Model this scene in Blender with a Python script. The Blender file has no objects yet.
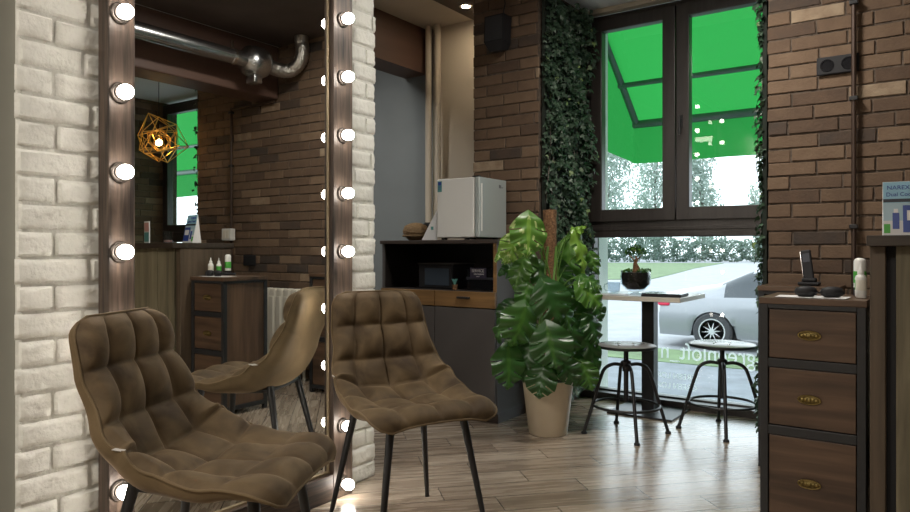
import bpy, bmesh, math, random
from mathutils import Vector, Matrix
random.seed(7)
C = bpy.context.scene.collection
PI = math.pi
# ------------------------------------------------------------------ camera
FPX = 697.0
YAW = math.radians(34.9)
cam = bpy.data.objects.new('camera', bpy.data.cameras.new('camera')); C.objects.link(cam)
cam.location = (0, 0, 1.0); cam.rotation_euler = (PI/2, 0, YAW)
cam.data.sensor_width = 36; cam.data.lens = FPX/910*36
cam.data.shift_y = -6/910; cam.data.clip_start = .05; cam.data.clip_end = 600
bpy.context.scene.camera = cam
RV = Vector((math.cos(YAW), math.sin(YAW), 0)); FV = Vector((-math.sin(YAW), math.cos(YAW), 0))
def P(px, py, t):
    "a point of the place from where it is seen and how far away it is"
    return FV*t + RV*((px-455)/FPX*t) + Vector((0, 0, 1+(250-py)/FPX*t))
# ------------------------------------------------------------------ world, lights, exposure
w = bpy.data.worlds.new('World'); bpy.context.scene.world = w; w.use_nodes = True
bg = w.node_tree.nodes['Background']; bg.inputs[0].default_value = (.88, .94, 1, 1); bg.inputs[1].default_value = 3.1
vs = bpy.context.scene.view_settings
vs.view_transform = 'Standard'; vs.look = 'None'; vs.gamma = 1; vs.exposure = 0.12; vs.use_curve_mapping = False
def area(name, loc, size, power, col, rot=(0,0,0), spread=180, portal=False):
    l = bpy.data.lights.new(name, 'AREA'); l.shape = 'RECTANGLE'; l.size, l.size_y = size
    l.energy = power; l.color = col; l.spread = math.radians(spread)
    if portal: l.cycles.is_portal = True
    o = bpy.data.objects.new(name, l); C.objects.link(o); o.location = loc; o.rotation_euler = rot
    return o
area('window_portal', (-1.37, 4.66, 1.3), (1.3, 2.6), 1, (1,1,1), (-PI/2,0,0), portal=True)
area('window_portal', (2.2, 4.66, 1.3), (1.5, 2.6), 1, (1,1,1), (-PI/2,0,0), portal=True)
area('fill_light', (.15, -.6, 2.58), (.5, .5), 34, (1, .91, .80), (0,0,0))  # unseen fill behind the viewpoint, added to brighten the room
area('fill_light', (-1.5, -1.2, 2.58), (.8, .5), 75, (1, .92, .82), (0,0,0))  # another unseen fill, added for the room's ambient light
area('fill_light', (-.9, 2.9, 2.6), (.3, .3), 30, (1, .94, .86), (0,0,0))  # added fill, lifts the brick wall and its reflection
area('fill_light', (-3.6, 2.6, 2.6), (.4, .4), 27, (1, .95, .88), (0,0,0))  # added fill hidden behind the partition, brightens the recess

# ------------------------------------------------------------------ node helpers
def new_mat(name):
    m = bpy.data.materials.new(name); m.use_nodes = True
    nt = m.node_tree; return m, nt, nt.nodes['Principled BSDF']
def N(nt, t, **kw):
    n = nt.nodes.new(t)
    for k, v in kw.items():
        if k.startswith('i_'): n.inputs[k[2:].replace('_', ' ')].default_value = v
        else: setattr(n, k, v)
    return n
def L(nt, a, b): nt.links.new(a, b)
def ramp(nt, fac, stops):
    r = nt.nodes.new('ShaderNodeValToRGB'); e = r.color_ramp.elements
    e[0].position, e[0].color = stops[0][0], (*stops[0][1], 1)
    e[1].position, e[1].color = stops[1][0], (*stops[1][1], 1)
    for p, c in stops[2:]:
        x = e.new(p); x.color = (*c, 1)
    L(nt, fac, r.inputs[0]); return r
def mat(name, col, rough=.5, metal=0, noise=0, scale=20, bump=0, bscale=60, spec=.5, coat=0, stretch=None, **kw):
    m, nt, b = new_mat(name)
    b.inputs['Base Color'].default_value = (*col, 1); b.inputs['Roughness'].default_value = rough
    b.inputs['Metallic'].default_value = metal; b.inputs['Specular IOR Level'].default_value = spec
    b.inputs['Coat Weight'].default_value = coat
    tc = N(nt, 'ShaderNodeTexCoord'); mp = N(nt, 'ShaderNodeMapping'); L(nt, tc.outputs['Object'], mp.inputs[0])
    if stretch: mp.inputs['Scale'].default_value = stretch
    if noise:
        n = N(nt, 'ShaderNodeTexNoise'); n.inputs['Scale'].default_value = scale; n.inputs['Detail'].default_value = 5
        L(nt, mp.outputs[0], n.inputs['Vector'])
        lo = tuple(c*(1-noise) for c in col); hi = tuple(min(1, c*(1+noise)) for c in col)
        r = ramp(nt, n.outputs['Fac'], [(.3, lo), (.7, hi)]); L(nt, r.outputs[0], b.inputs['Base Color'])
    if bump:
        n2 = N(nt, 'ShaderNodeTexNoise'); n2.inputs['Scale'].default_value = bscale; n2.inputs['Detail'].default_value = 4
        L(nt, mp.outputs[0], n2.inputs['Vector'])
        bp = N(nt, 'ShaderNodeBump'); bp.inputs['Strength'].default_value = bump; bp.inputs['Distance'].default_value = .01
        L(nt, n2.outputs['Fac'], bp.inputs['Height']); L(nt, bp.outputs[0], b.inputs['Normal'])
    for k, v in kw.items():
        b.inputs[k.replace('_', ' ')].default_value = v
    return m
def wood(name, dark, light, axis='z', scale=14, rough=.5, knots=True):
    "long grain running along the given axis"
    m, nt, b = new_mat(name)
    tc = N(nt, 'ShaderNodeTexCoord'); mp = N(nt, 'ShaderNodeMapping'); L(nt, tc.outputs['Object'], mp.inputs[0])
    s = [1, 1, 1]; s['xyz'.index(axis)] = .07; mp.inputs['Scale'].default_value = s
    n = N(nt, 'ShaderNodeTexNoise'); n.inputs['Scale'].default_value = scale*4; n.inputs['Detail'].default_value = 6; n.inputs['Distortion'].default_value = .6
    L(nt, mp.outputs[0], n.inputs['Vector'])
    n2 = N(nt, 'ShaderNodeTexNoise'); n2.inputs['Scale'].default_value = scale*.8; n2.inputs['Detail'].default_value = 3
    L(nt, mp.outputs[0], n2.inputs['Vector'])
    ad = N(nt, 'ShaderNodeMath', operation='ADD'); L(nt, n.outputs['Fac'], ad.inputs[0]); L(nt, n2.outputs['Fac'], ad.inputs[1])
    ml = N(nt, 'ShaderNodeMath', operation='MULTIPLY'); L(nt, ad.outputs[0], ml.inputs[0]); ml.inputs[1].default_value = .5
    r = ramp(nt, ml.outputs[0], [(.36, dark), (.64, light)]); L(nt, r.outputs[0], b.inputs['Base Color'])
    b.inputs['Roughness'].default_value = rough
    bp = N(nt, 'ShaderNodeBump'); bp.inputs['Strength'].default_value = .25; bp.inputs['Distance'].default_value = .004
    L(nt, n.outputs['Fac'], bp.inputs['Height']); L(nt, bp.outputs[0], b.inputs['Normal'])
    return m
def attr_mat(name, stops, rough=.85, noise_scale=30, nmix=.35, bump=.5, bdist=.006, bscale=70):
    "colour picked by the per-piece value stored in the mesh, broken up by noise"
    m, nt, b = new_mat(name)
    a = N(nt, 'ShaderNodeAttribute', attribute_name='tone')
    tc = N(nt, 'ShaderNodeTexCoord')
    n = N(nt, 'ShaderNodeTexNoise'); n.inputs['Scale'].default_value = noise_scale; n.inputs['Detail'].default_value = 5
    L(nt, tc.outputs['Object'], n.inputs['Vector'])
    mx = N(nt, 'ShaderNodeMix', data_type='FLOAT'); mx.inputs['Factor'].default_value = nmix
    L(nt, a.outputs['Fac'], mx.inputs['A']); L(nt, n.outputs['Fac'], mx.inputs['B'])
    r = ramp(nt, mx.outputs['Result'], stops); L(nt, r.outputs[0], b.inputs['Base Color'])
    b.inputs['Roughness'].default_value = rough
    n2 = N(nt, 'ShaderNodeTexNoise'); n2.inputs['Scale'].default_value = bscale; n2.inputs['Detail'].default_value = 6
    L(nt, tc.outputs['Object'], n2.inputs['Vector'])
    bp = N(nt, 'ShaderNodeBump'); bp.inputs['Strength'].default_value = bump; bp.inputs['Distance'].default_value = bdist
    L(nt, n2.outputs['Fac'], bp.inputs['Height']); L(nt, bp.outputs[0], b.inputs['Normal'])
    return m
def emit(name, col, s):
    m, nt, b = new_mat(name)
    b.inputs['Base Color'].default_value = (*col, 1)
    b.inputs['Emission Color'].default_value = (*col, 1); b.inputs['Emission Strength'].default_value = s
    return m
def glass(name, tint=(1,1,1), gloss=1.0, ior=1.5):
    m, nt, b = new_mat(name); nt.nodes.remove(b)
    out = nt.nodes['Material Output']
    tr = N(nt, 'ShaderNodeBsdfTransparent'); tr.inputs[0].default_value = (*tint, 1)
    gl = N(nt, 'ShaderNodeBsdfGlossy'); gl.inputs['Roughness'].default_value = .0; gl.inputs[0].default_value = (1,1,1,1)
    fr = N(nt, 'ShaderNodeFresnel'); fr.inputs[0].default_value = ior
    mu = N(nt, 'ShaderNodeMath', operation='MULTIPLY'); mu.inputs[1].default_value = gloss; L(nt, fr.outputs[0], mu.inputs[0])
    ge = N(nt, 'ShaderNodeNewGeometry'); iv = N(nt, 'ShaderNodeMath', operation='SUBTRACT'); iv.inputs[0].default_value = 1; L(nt, ge.outputs['Backfacing'], iv.inputs[1])
    m2 = N(nt, 'ShaderNodeMath', operation='MULTIPLY'); L(nt, mu.outputs[0], m2.inputs[0]); L(nt, iv.outputs[0], m2.inputs[1]); mu = m2
    mx = N(nt, 'ShaderNodeMixShader'); L(nt, mu.outputs[0], mx.inputs[0]); L(nt, tr.outputs[0], mx.inputs[1]); L(nt, gl.outputs[0], mx.inputs[2])
    L(nt, mx.outputs[0], out.inputs[0]); return m
def leafy(name, stops, rough=.4, transl=.25, tcol=(.1,.3,.03), veins=False):
    m, nt, b = new_mat(name); out = nt.nodes['Material Output']
    a = N(nt, 'ShaderNodeAttribute', attribute_name='tone')
    r = ramp(nt, a.outputs['Fac'], stops); L(nt, r.outputs[0], b.inputs['Base Color']); b.inputs['Roughness'].default_value = rough
    tl = N(nt, 'ShaderNodeBsdfTranslucent'); tl.inputs[0].default_value = (*tcol, 1)
    mx = N(nt, 'ShaderNodeMixShader'); mx.inputs[0].default_value = transl
    L(nt, b.outputs[0], mx.inputs[1]); L(nt, tl.outputs[0], mx.inputs[2]); L(nt, mx.outputs[0], out.inputs[0])
    return m

# ------------------------------------------------------------------ mesh builder
class MB:
    def __init__(s): s.v = []; s.f = []; s.m = []; s.t = []; s.sm = []
    def add(s, vs, fs, mi=0, tone=.5, smooth=False):
        o = len(s.v); s.v += [tuple(p) for p in vs]
        for f in fs:
            s.f.append([i+o for i in f]); s.m.append(mi); s.t.append(tone); s.sm.append(smooth)
        return s
    def box(s, a, b, bev=0.0, mi=0, tone=.5, mtx=None):
        x0,y0,z0 = [min(p,q) for p,q in zip(a,b)]; x1,y1,z1 = [max(p,q) for p,q in zip(a,b)]
        bev = min(bev, (x1-x0)*.45, (y1-y0)*.45, (z1-z0)*.45)
        if bev <= 0:
            vs = [(x,y,z) for z in (z0,z1) for y in (y0,y1) for x in (x0,x1)]
            fs = [(0,2,3,1),(4,5,7,6),(0,1,5,4),(2,6,7,3),(0,4,6,2),(1,3,7,5)]
        else:
            bm = bmesh.new(); bmesh.ops.create_cube(bm, size=1)
            for v in bm.verts: v.co = Vector(((x0+x1)/2+v.co.x*(x1-x0), (y0+y1)/2+v.co.y*(y1-y0), (z0+z1)/2+v.co.z*(z1-z0)))
            bmesh.ops.bevel(bm, geom=bm.edges[:], offset=bev, segments=2, profile=.5, affect='EDGES')
            bm.verts.index_update()
            vs = [tuple(v.co) for v in bm.verts]; fs = [[v.index for v in f.verts] for f in bm.faces]; bm.free()
        if mtx: vs = [tuple(mtx @ Vector(p)) for p in vs]
        return s.add(vs, fs, mi, tone)
    def quad(s, a, b, c, d, mi=0, tone=.5): return s.add([a,b,c,d], [(0,1,2,3)], mi, tone)
    def prism(s, poly, h0, h1, axis='z', mi=0, tone=.5):
        "polygon in the two other axes, extruded along axis"
        n = len(poly)
        def mk(p, h): return {'z': (p[0],p[1],h), 'y': (p[0],h,p[1]), 'x': (h,p[0],p[1])}[axis]
        vs = [mk(p,h0) for p in poly]+[mk(p,h1) for p in poly]
        fs = [list(range(n))[::-1], list(range(n,2*n))]+[(i,(i+1)%n,(i+1)%n+n,i+n) for i in range(n)]
        return s.add(vs, fs, mi, tone)
    def lathe(s, prof, c=(0,0,0), n=28, mi=0, tone=.5, mtx=None, smooth=True, caps=True):
        vs = []; fs = []
        for r, z in prof:
            for k in range(n):
                a = 2*PI*k/n; vs.append((r*math.cos(a), r*math.sin(a), z))
        for j in range(len(prof)-1):
            for k in range(n):
                fs.append((j*n+k, j*n+(k+1)%n, (j+1)*n+(k+1)%n, (j+1)*n+k))
        if caps and prof[0][0] > 1e-4: fs.append(tuple(range(n))[::-1])
        if caps and prof[-1][0] > 1e-4: fs.append(tuple(range((len(prof)-1)*n, len(prof)*n)))
        if mtx: vs = [mtx @ Vector(p) for p in vs]
        c = Vector(c); vs = [tuple(Vector(p)+c) for p in vs]
        return s.add(vs, fs, mi, tone, smooth)
    def sphere(s, c, r, n=16, mi=0, sz=(1,1,1), tone=.5):
        k = n//2
        prof = [(max(r*math.sin(PI*j/k),0.00001 if j in (0,k) else 0)*1, -r*math.cos(PI*j/k)) for j in range(k+1)]
        vs = []; o = Matrix.Diagonal((*sz,1))
        return s.lathe(prof, c, n, mi, tone, o)
    def tube(s, pts, r, n=10, mi=0, tone=.5, closed=False, smooth=True):
        pts = [Vector(p) for p in pts]; m = len(pts)
        rr = r if isinstance(r, (list, tuple)) else [r]*m
        vs = []; fs = []; prev = None
        for i, p in enumerate(pts):
            if closed: d = pts[(i+1)%m]-pts[i-1]
            else: d = pts[min(i+1,m-1)]-pts[max(i-1,0)]
            d.normalize()
            if prev is None: u = d.orthogonal().normalized()
            else:
                u = prev-d*prev.dot(d)
                u = u.normalized() if u.length > 1e-6 else d.orthogonal().normalized()
            prev = u; q = d.cross(u)
            for k in range(n):
                a = 2*PI*k/n; vs.append(tuple(p+(u*math.cos(a)+q*math.sin(a))*rr[i]))
        for i in range(m if closed else m-1):
            for k in range(n):
                j = (i+1)%m; fs.append((i*n+k, i*n+(k+1)%n, j*n+(k+1)%n, j*n+k))
        if not closed: fs += [tuple(range(n))[::-1], tuple(range((m-1)*n, m*n))]
        return s.add(vs, fs, mi, tone, smooth)
    def cyl(s, a, b, r, n=16, mi=0, tone=.5): return s.tube([a,b], r, n, mi, tone, smooth=False) if n <= 4 else s.tube([a,b], r, n, mi, tone)
    def grid(s, fn, nu, nv, mi=0, tone=.5, smooth=True, flip=False):
        vs = [tuple(fn(i/nu, j/nv)) for j in range(nv+1) for i in range(nu+1)]
        fs = []
        for j in range(nv):
            for i in range(nu):
                a = j*(nu+1)+i; q = (a, a+1, a+nu+2, a+nu+1); fs.append(q[::-1] if flip else q)
        return s.add(vs, fs, mi, tone, smooth)
    def build(s, name, mats, parent=None, loc=None, auto=True):
        me = bpy.data.meshes.new(name); me.from_pydata(s.v, [], s.f)
        for m in (mats if isinstance(mats, (list, tuple)) else [mats]): me.materials.append(m)
        me.polygons.foreach_set('material_index', s.m); me.polygons.foreach_set('use_smooth', s.sm)
        a = me.attributes.new('tone', 'FLOAT', 'FACE'); a.data.foreach_set('value', s.t)
        me.validate(); me.update()
        o = bpy.data.objects.new(name, me); C.objects.link(o)
        if parent: o.parent = parent
        if loc: o.location = loc
        if auto and any(s.sm):
            try: me.set_sharp_from_angle(angle=math.radians(50))
            except Exception: pass
        return o
def struct(o): o['kind'] = 'structure'; return o
def tag(o, label=None, cat=None, group=None, kind=None):
    if label: o['label'] = label
    if cat: o['category'] = cat
    if group: o['group'] = group
    if kind: o['kind'] = kind
    return o
def thing(name, label, cat, loc=(0,0,0), rz=0, group=None):
    o = bpy.data.objects.new(name, None); o.empty_display_size = .1; C.objects.link(o)
    o.location = loc; o.rotation_euler = (0,0,rz); return tag(o, label, cat, group)
def copy_tree(o, parent=None):
    c = o.copy(); C.objects.link(c)
    if parent: c.parent = parent
    for ch in [k for k in bpy.data.objects if k.parent == o]: copy_tree(ch, c)
    return c
def text_mesh(body, size, name, material, parent, mtx, extrude=.0006, align='LEFT', xs=1.0):
    cu = bpy.data.curves.new(name, 'FONT'); cu.body = body; cu.size = size; cu.extrude = extrude; cu.align_x = align
    tmp = bpy.data.objects.new(name+'_tmp', cu); C.objects.link(tmp)
    dg = bpy.context.evaluated_depsgraph_get(); me = bpy.data.meshes.new_from_object(tmp.evaluated_get(dg))
    bpy.data.objects.remove(tmp); 
    me.transform(Matrix.Diagonal((xs,1,1,1))); me.transform(mtx)
    me.materials.clear(); me.materials.append(material)
    o = bpy.data.objects.new(name, me); C.objects.link(o)
    if parent: o.parent = parent
    return o

# ------------------------------------------------------------------ materials
M = {}
M['brick'] = attr_mat('brown_brick', [(.12,(.045,.036,.030)), (.32,(.088,.054,.034)), (.55,(.148,.095,.058)), (.75,(.215,.148,.095)), (.92,(.40,.32,.22))], bump=.7, bdist=.004, nmix=.3, noise_scale=14)
M['mortar'] = mat('dark_mortar', (.10,.075,.056), .95, noise=.4, scale=40, bump=.5, bscale=90)
M['wbrick'] = attr_mat('white_brick', [(.1,(.62,.625,.575)), (.9,(.78,.78,.725))], bump=.9, bdist=.006, bscale=55, rough=.8)
M['wmortar'] = mat('white_mortar', (.62,.62,.57), .95, noise=.1, scale=40, bump=.5)
M['plaster_grey'] = mat('grey_green_plaster', (.30,.30,.26), .9, noise=.04, scale=6)
M['plaster_blue'] = mat('slate_blue_plaster', (.20,.225,.235), .85, noise=.05, scale=3)
M['cream'] = mat('cream_plaster', (.50,.45,.37), .85, noise=.05, scale=3)
M['ceil_white'] = mat('white_ceiling', (.75,.74,.71), .9, noise=.02, scale=3)
M['ceil_dark'] = mat('dark_brown_ceiling', (.075,.055,.045), .7, noise=.15, scale=5)
M['beam'] = mat('dark_brown_board', (.10,.055,.040), .55, noise=.2, scale=8, stretch=(1,.1,1))
M['wall_plain'] = mat('warm_plaster', (.42,.36,.29), .9, noise=.05, scale=3)
M['white_ext'] = mat('white_render', (.8,.8,.8), .9)
M['frame_dark'] = mat('dark_brown_window_profile', (.036,.030,.027), .38, noise=.2, scale=60, stretch=(1,1,.1))
M['glass'] = glass('window_glass', (.93,.97,.97), 1.0)
M['black'] = mat('black_metal', (.014,.014,.015), .38, noise=.2, scale=30)
M['black_pl'] = mat('black_plastic', (.016,.016,.018), .6, spec=.3)
M['blackgloss'] = mat('gloss_black', (.01,.01,.012), .12)
M['steel'] = mat('galvanised_steel', (.55,.56,.57), .27, metal=1, noise=.12, scale=9)
M['chrome'] = mat('chrome', (.75,.73,.70), .12, metal=1)
M['gold'] = mat('gold_wire', (.95,.60,.15), .28, metal=1)
M['brass'] = mat('aged_brass', (.30,.23,.09), .42, metal=1, noise=.3, scale=80)
M['mirror'] = mat('mirror_silver', (.86,.87,.85), 0.0, metal=1)
M['mwood'] = wood('weathered_dark_wood', (.014,.010,.008), (.125,.088,.066), 'z', 20, .5)
M['mwood_h'] = wood('weathered_dark_wood_crosswise', (.016,.010,.008), (.15,.10,.070), 'y', 20, .5)
M['bevelgold'] = mat('champagne_bead', (.40,.32,.21), .35, metal=.5)
M['dwood'] = wood('stained_pine', (.045,.026,.016), (.135,.080,.048), 'x', 9, .45)
M['dwood_y'] = wood('stained_pine_side', (.060,.034,.020), (.15,.088,.052), 'z', 9, .45)
M['charcoal'] = mat('charcoal_lacquer', (.020,.021,.023), .45, noise=.15, scale=40)
M['cwood'] = wood('counter_wood', (.050,.035,.022), (.12,.085,.055), 'z', 9, .55)
M['cpanel'] = wood('grey_green_plank', (.10,.085,.052), (.26,.225,.145), 'z', 7, .7)
M['ctop'] = wood('counter_top_wood', (.030,.022,.016), (.070,.052,.038), 'x', 9, .4)
M['oak'] = wood('rustic_oak', (.085,.045,.017), (.30,.17,.065), 'x', 7, .45)
M['cabgrey'] = mat('warm_grey_laminate', (.075,.068,.066), .55)
M['cabdark'] = mat('dark_brown_laminate', (.045,.032,.026), .5)
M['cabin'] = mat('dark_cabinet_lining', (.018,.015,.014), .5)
M['white_pl'] = mat('white_enamel', (.74,.74,.71), .35)
M['fridge_door'] = mat('pale_grey_fridge_door', (.42,.47,.46), .22, metal=.15)
M['rad'] = mat('radiator_enamel', (.72,.69,.60), .35)
M['pot'] = mat('beige_glazed_pot', (.60,.51,.37), .3, noise=.05, scale=8)
M['soil'] = mat('potting_soil', (.03,.02,.013), .95, noise=.5, scale=60, bump=.8)
M['coir'] = mat('coconut_fibre', (.20,.105,.05), .95, noise=.5, scale=90, bump=1, bscale=120)
M['stem'] = mat('green_stem', (.12,.24,.05), .45)
M['greentext'] = mat('green_label', (.08,.42,.06), .5)
M['teal'] = mat('teal_label', (.10,.30,.28), .5)
M['blue'] = mat('royal_blue_print', (.03,.07,.32), .4)
M['skyblue'] = mat('pale_blue_print', (.30,.56,.70), .4)
M['paper'] = mat('white_paper', (.75,.75,.75), .6)
M['darkprint'] = mat('dark_print', (.04,.045,.06), .5)
M['pinkprint'] = mat('pink_print', (.60,.32,.28), .5)
M['decal'] = leafy('white_vinyl', [(0,(.85,.87,.88)),(1,(.85,.87,.88))], .5, .85, (.97,.98,.98))
M['red'] = mat('red_plastic', (.55,.02,.02), .35)
M['wicker'] = mat('wicker', (.22,.14,.065), .7, noise=.4, scale=90, bump=1, bscale=60, stretch=(1,1,4))
M['stoolwood'] = mat('worn_grey_seat', (.26,.25,.25), .25, noise=.12, scale=9)
M['tabletop'] = mat('pale_grey_oak_top', (.50,.48,.46), .22, noise=.1, scale=8, stretch=(.1,1,1))
M['tableedge'] = mat('table_edge', (.62,.58,.50), .5)
M['bowl'] = glass('clear_glass', (.80,.84,.86), 1.0)
M['bulb'] = emit('glowing_bulb', (1.0, .92, .82), 36)
M['lampbulb'] = emit('glowing_pendant_bulb', (1.0, .62, .25), 60)
M['spot'] = emit('glowing_downlight', (1.0, .80, .56), 250)
M['bakelite'] = mat('dark_bronze_socket', (.10,.085,.075), .3, metal=.6)
M['asphalt'] = mat('pale_asphalt', (.30,.31,.33), .8, noise=.1, scale=2)
M['pavement'] = mat('grey_pavement', (.17,.19,.21), .8, noise=.2, scale=3)
M['grass'] = mat('lawn_grass', (.12,.18,.085), .9, noise=.35, scale=2)
M['carpaint'] = mat('silver_car_paint', (.30,.31,.335), .3, metal=.3, coat=.5)
M['carglass'] = mat('dark_car_window', (.05,.06,.07), .06)
M['tyre'] = mat('tyre_rubber', (.05,.05,.055), .8)
M['alloy'] = mat('alloy_wheel', (.60,.61,.63), .35, metal=.5)
M['tail'] = mat('red_tail_light', (.65,.03,.08), .2)
M['bark'] = mat('bark', (.12,.10,.085), .9, noise=.3, scale=6)
M['ivy'] = leafy('variegated_ivy_leaf', [(.0,(.020,.042,.026)), (.45,(.045,.085,.050)), (.75,(.090,.145,.095)), (.93,(.24,.30,.24)), (1.0,(.24,.34,.12))], .45, .15, (.04,.10,.03))
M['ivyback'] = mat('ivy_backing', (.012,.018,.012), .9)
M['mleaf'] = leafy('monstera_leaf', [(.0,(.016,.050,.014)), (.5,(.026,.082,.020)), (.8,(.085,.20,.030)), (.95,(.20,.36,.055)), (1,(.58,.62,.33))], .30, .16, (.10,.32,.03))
M['tree1'] = leafy('hazed_tree_leaf', [(0,(.18,.23,.22)), (1,(.44,.50,.48))], .7, .35, (.35,.5,.35))  # haze of the window glass put into the leaf colour as paler tones
M['tree2'] = leafy('hedge_leaf', [(0,(.075,.11,.10)), (1,(.20,.26,.23))], .7, .3, (.2,.35,.2))
def awn_mat():
    m, nt, b = new_mat('green_awning_cloth'); out = nt.nodes['Material Output']
    b.inputs['Base Color'].default_value = (.015,.16,.035,1); b.inputs['Roughness'].default_value = .8
    tl = N(nt, 'ShaderNodeBsdfTranslucent'); tl.inputs[0].default_value = (.025,.27,.05,1)
    mx = N(nt, 'ShaderNodeMixShader'); mx.inputs[0].default_value = .6
    L(nt, b.outputs[0], mx.inputs[1]); L(nt, tl.outputs[0], mx.inputs[2]); L(nt, mx.outputs[0], out.inputs[0]); return m
M['awning'] = awn_mat()
def velvet(name, lo, hi):
    m, nt, b = new_mat(name)
    tc = N(nt, 'ShaderNodeTexCoord'); n = N(nt, 'ShaderNodeTexNoise'); n.inputs['Scale'].default_value = 9; n.inputs['Detail'].default_value = 6; n.inputs['Distortion'].default_value = .8
    L(nt, tc.outputs['Object'], n.inputs['Vector'])
    r = ramp(nt, n.outputs['Fac'], [(.35, lo), (.68, hi)]); L(nt, r.outputs[0], b.inputs['Base Color'])
    b.inputs['Roughness'].default_value = .7; b.inputs['Specular IOR Level'].default_value = .2
    b.inputs['Sheen Weight'].default_value = .38; b.inputs['Sheen Roughness'].default_value = .35; b.inputs['Sheen Tint'].default_value = (.62,.46,.30,1)
    n2 = N(nt, 'ShaderNodeTexNoise'); n2.inputs['Scale'].default_value = 260; L(nt, tc.outputs['Object'], n2.inputs['Vector'])
    bp = N(nt, 'ShaderNodeBump'); bp.inputs['Strength'].default_value = .15; bp.inputs['Distance'].default_value = .002
    L(nt, n2.outputs['Fac'], bp.inputs['Height']); L(nt, bp.outputs[0], b.inputs['Normal'])
    return m
M['velvet'] = velvet('brown_velvet', (.052,.034,.018), (.135,.094,.050))
M['velvet_back'] = velvet('brown_velvet_back', (.10,.070,.036), (.15,.105,.056))
M['piping'] = mat('brown_piping', (.11,.072,.04), .8)
def floor_mat():
    m, nt, b = new_mat('wood_look_floor_tile')
    tc = N(nt, 'ShaderNodeTexCoord'); mp = N(nt, 'ShaderNodeMapping'); L(nt, tc.outputs['Object'], mp.inputs[0])
    mp.inputs['Rotation'].default_value = (0, 0, -(YAW+math.radians(11.5)))
    sx = N(nt, 'ShaderNodeSeparateXYZ'); L(nt, mp.outputs[0], sx.inputs[0])
    def math_(op, a, bb=None, c=None):
        n = N(nt, 'ShaderNodeMath', operation=op)
        for i, x in enumerate((a, bb, c)):
            if x is None: continue
            if isinstance(x, (int, float)): n.inputs[i].default_value = x
            else: L(nt, x, n.inputs[i])
        return n.outputs[0]
    LW, LL = .152, .61
    v = math_('DIVIDE', sx.outputs['Y'], LW); row = math_('FLOOR', v); fv = math_('SUBTRACT', v, row)
    u0 = math_('DIVIDE', sx.outputs['X'], LL); off = math_('MULTIPLY', row, .3421); u = math_('ADD', u0, off)
    col = math_('FLOOR', u); fu = math_('SUBTRACT', u, col)
    cb = N(nt, 'ShaderNodeCombineXYZ'); L(nt, row, cb.inputs[0]); L(nt, col, cb.inputs[1])
    wn = N(nt, 'ShaderNodeTexWhiteNoise', noise_dimensions='3D'); L(nt, cb.outputs[0], wn.inputs['Vector'])
    # grain
    gv = N(nt, 'ShaderNodeVectorMath', operation='MULTIPLY'); L(nt, mp.outputs[0], gv.inputs[0]); gv.inputs[1].default_value = (1.2, 16, 1)
    gv2 = N(nt, 'ShaderNodeVectorMath', operation='ADD'); L(nt, gv.outputs[0], gv2.inputs[0])
    sc = N(nt, 'ShaderNodeVectorMath', operation='SCALE'); L(nt, wn.outputs['Color'], sc.inputs[0]); sc.inputs['Scale'].default_value = 30
    L(nt, sc.outputs[0], gv2.inputs[1])
    g = N(nt, 'ShaderNodeTexNoise'); g.inputs['Scale'].default_value = 2.2; g.inputs['Detail'].default_value = 6; g.inputs['Distortion'].default_value = .5; L(nt, gv2.outputs[0], g.inputs['Vector'])
    mixf = math_('ADD', math_('MULTIPLY', g.outputs['Fac'], .75), math_('MULTIPLY', wn.outputs['Value'], .25))
    r = ramp(nt, mixf, [(.28, (.185,.142,.105)), (.50, (.31,.25,.192)), (.72, (.46,.39,.31))])
    eu = math_('MULTIPLY', math_('SUBTRACT', .5, math_('ABSOLUTE', math_('SUBTRACT', fu, .5))), LL)
    ev = math_('MULTIPLY', math_('SUBTRACT', .5, math_('ABSOLUTE', math_('SUBTRACT', fv, .5))), LW)
    e = math_('MINIMUM', eu, ev); mask = math_('LESS_THAN', e, .0022)
    mx = N(nt, 'ShaderNodeMix', data_type='RGBA'); L(nt, mask, mx.inputs['Factor']); L(nt, r.outputs[0], mx.inputs['A']); mx.inputs['B'].default_value = (.060,.050,.042,1)
    L(nt, mx.outputs['Result'], b.inputs['Base Color'])
    rr = math_('ADD', math_('MULTIPLY', g.outputs['Fac'], .20), .17); L(nt, rr, b.inputs['Roughness']); b.inputs['Coat Weight'].default_value = .6; b.inputs['Coat Roughness'].default_value = .22
    bp = N(nt, 'ShaderNodeBump'); bp.inputs['Strength'].default_value = .22; bp.inputs['Distance'].default_value = .0012
    hh = math_('ADD', math_('MINIMUM', math_('DIVIDE', e, .003), 1), math_('MULTIPLY', g.outputs['Fac'], .25)); L(nt, hh, bp.inputs['Height']); L(nt, bp.outputs[0], b.inputs['Normal'])
    return m
M['floor'] = floor_mat()

# ------------------------------------------------------------------ room shell
H = 2.63
struct(MB().box((-5.2,-3.2,-.12), (3.3,4.60,0)).build('floor', M['floor']))
struct(MB().box((-2.72,-3.2,H), (.335,3.80,H+.1)).box((-2.72,3.80,H), (-2.03,4.7,H+.1)).build('ceiling', M['ceil_dark']))
struct(MB().box((-5.2,-3.2,H), (-2.72,4.6,H+.1)).build('ceiling', M['cream']))
struct(MB().box((-2.03,3.80,H), (3.3,4.75,H+.1)).build('ceiling', M['ceil_white']))
struct(MB().box((.335,-3.2,H), (3.3,3.80,H+.1)).build('ceiling', M['ceil_white']))

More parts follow.
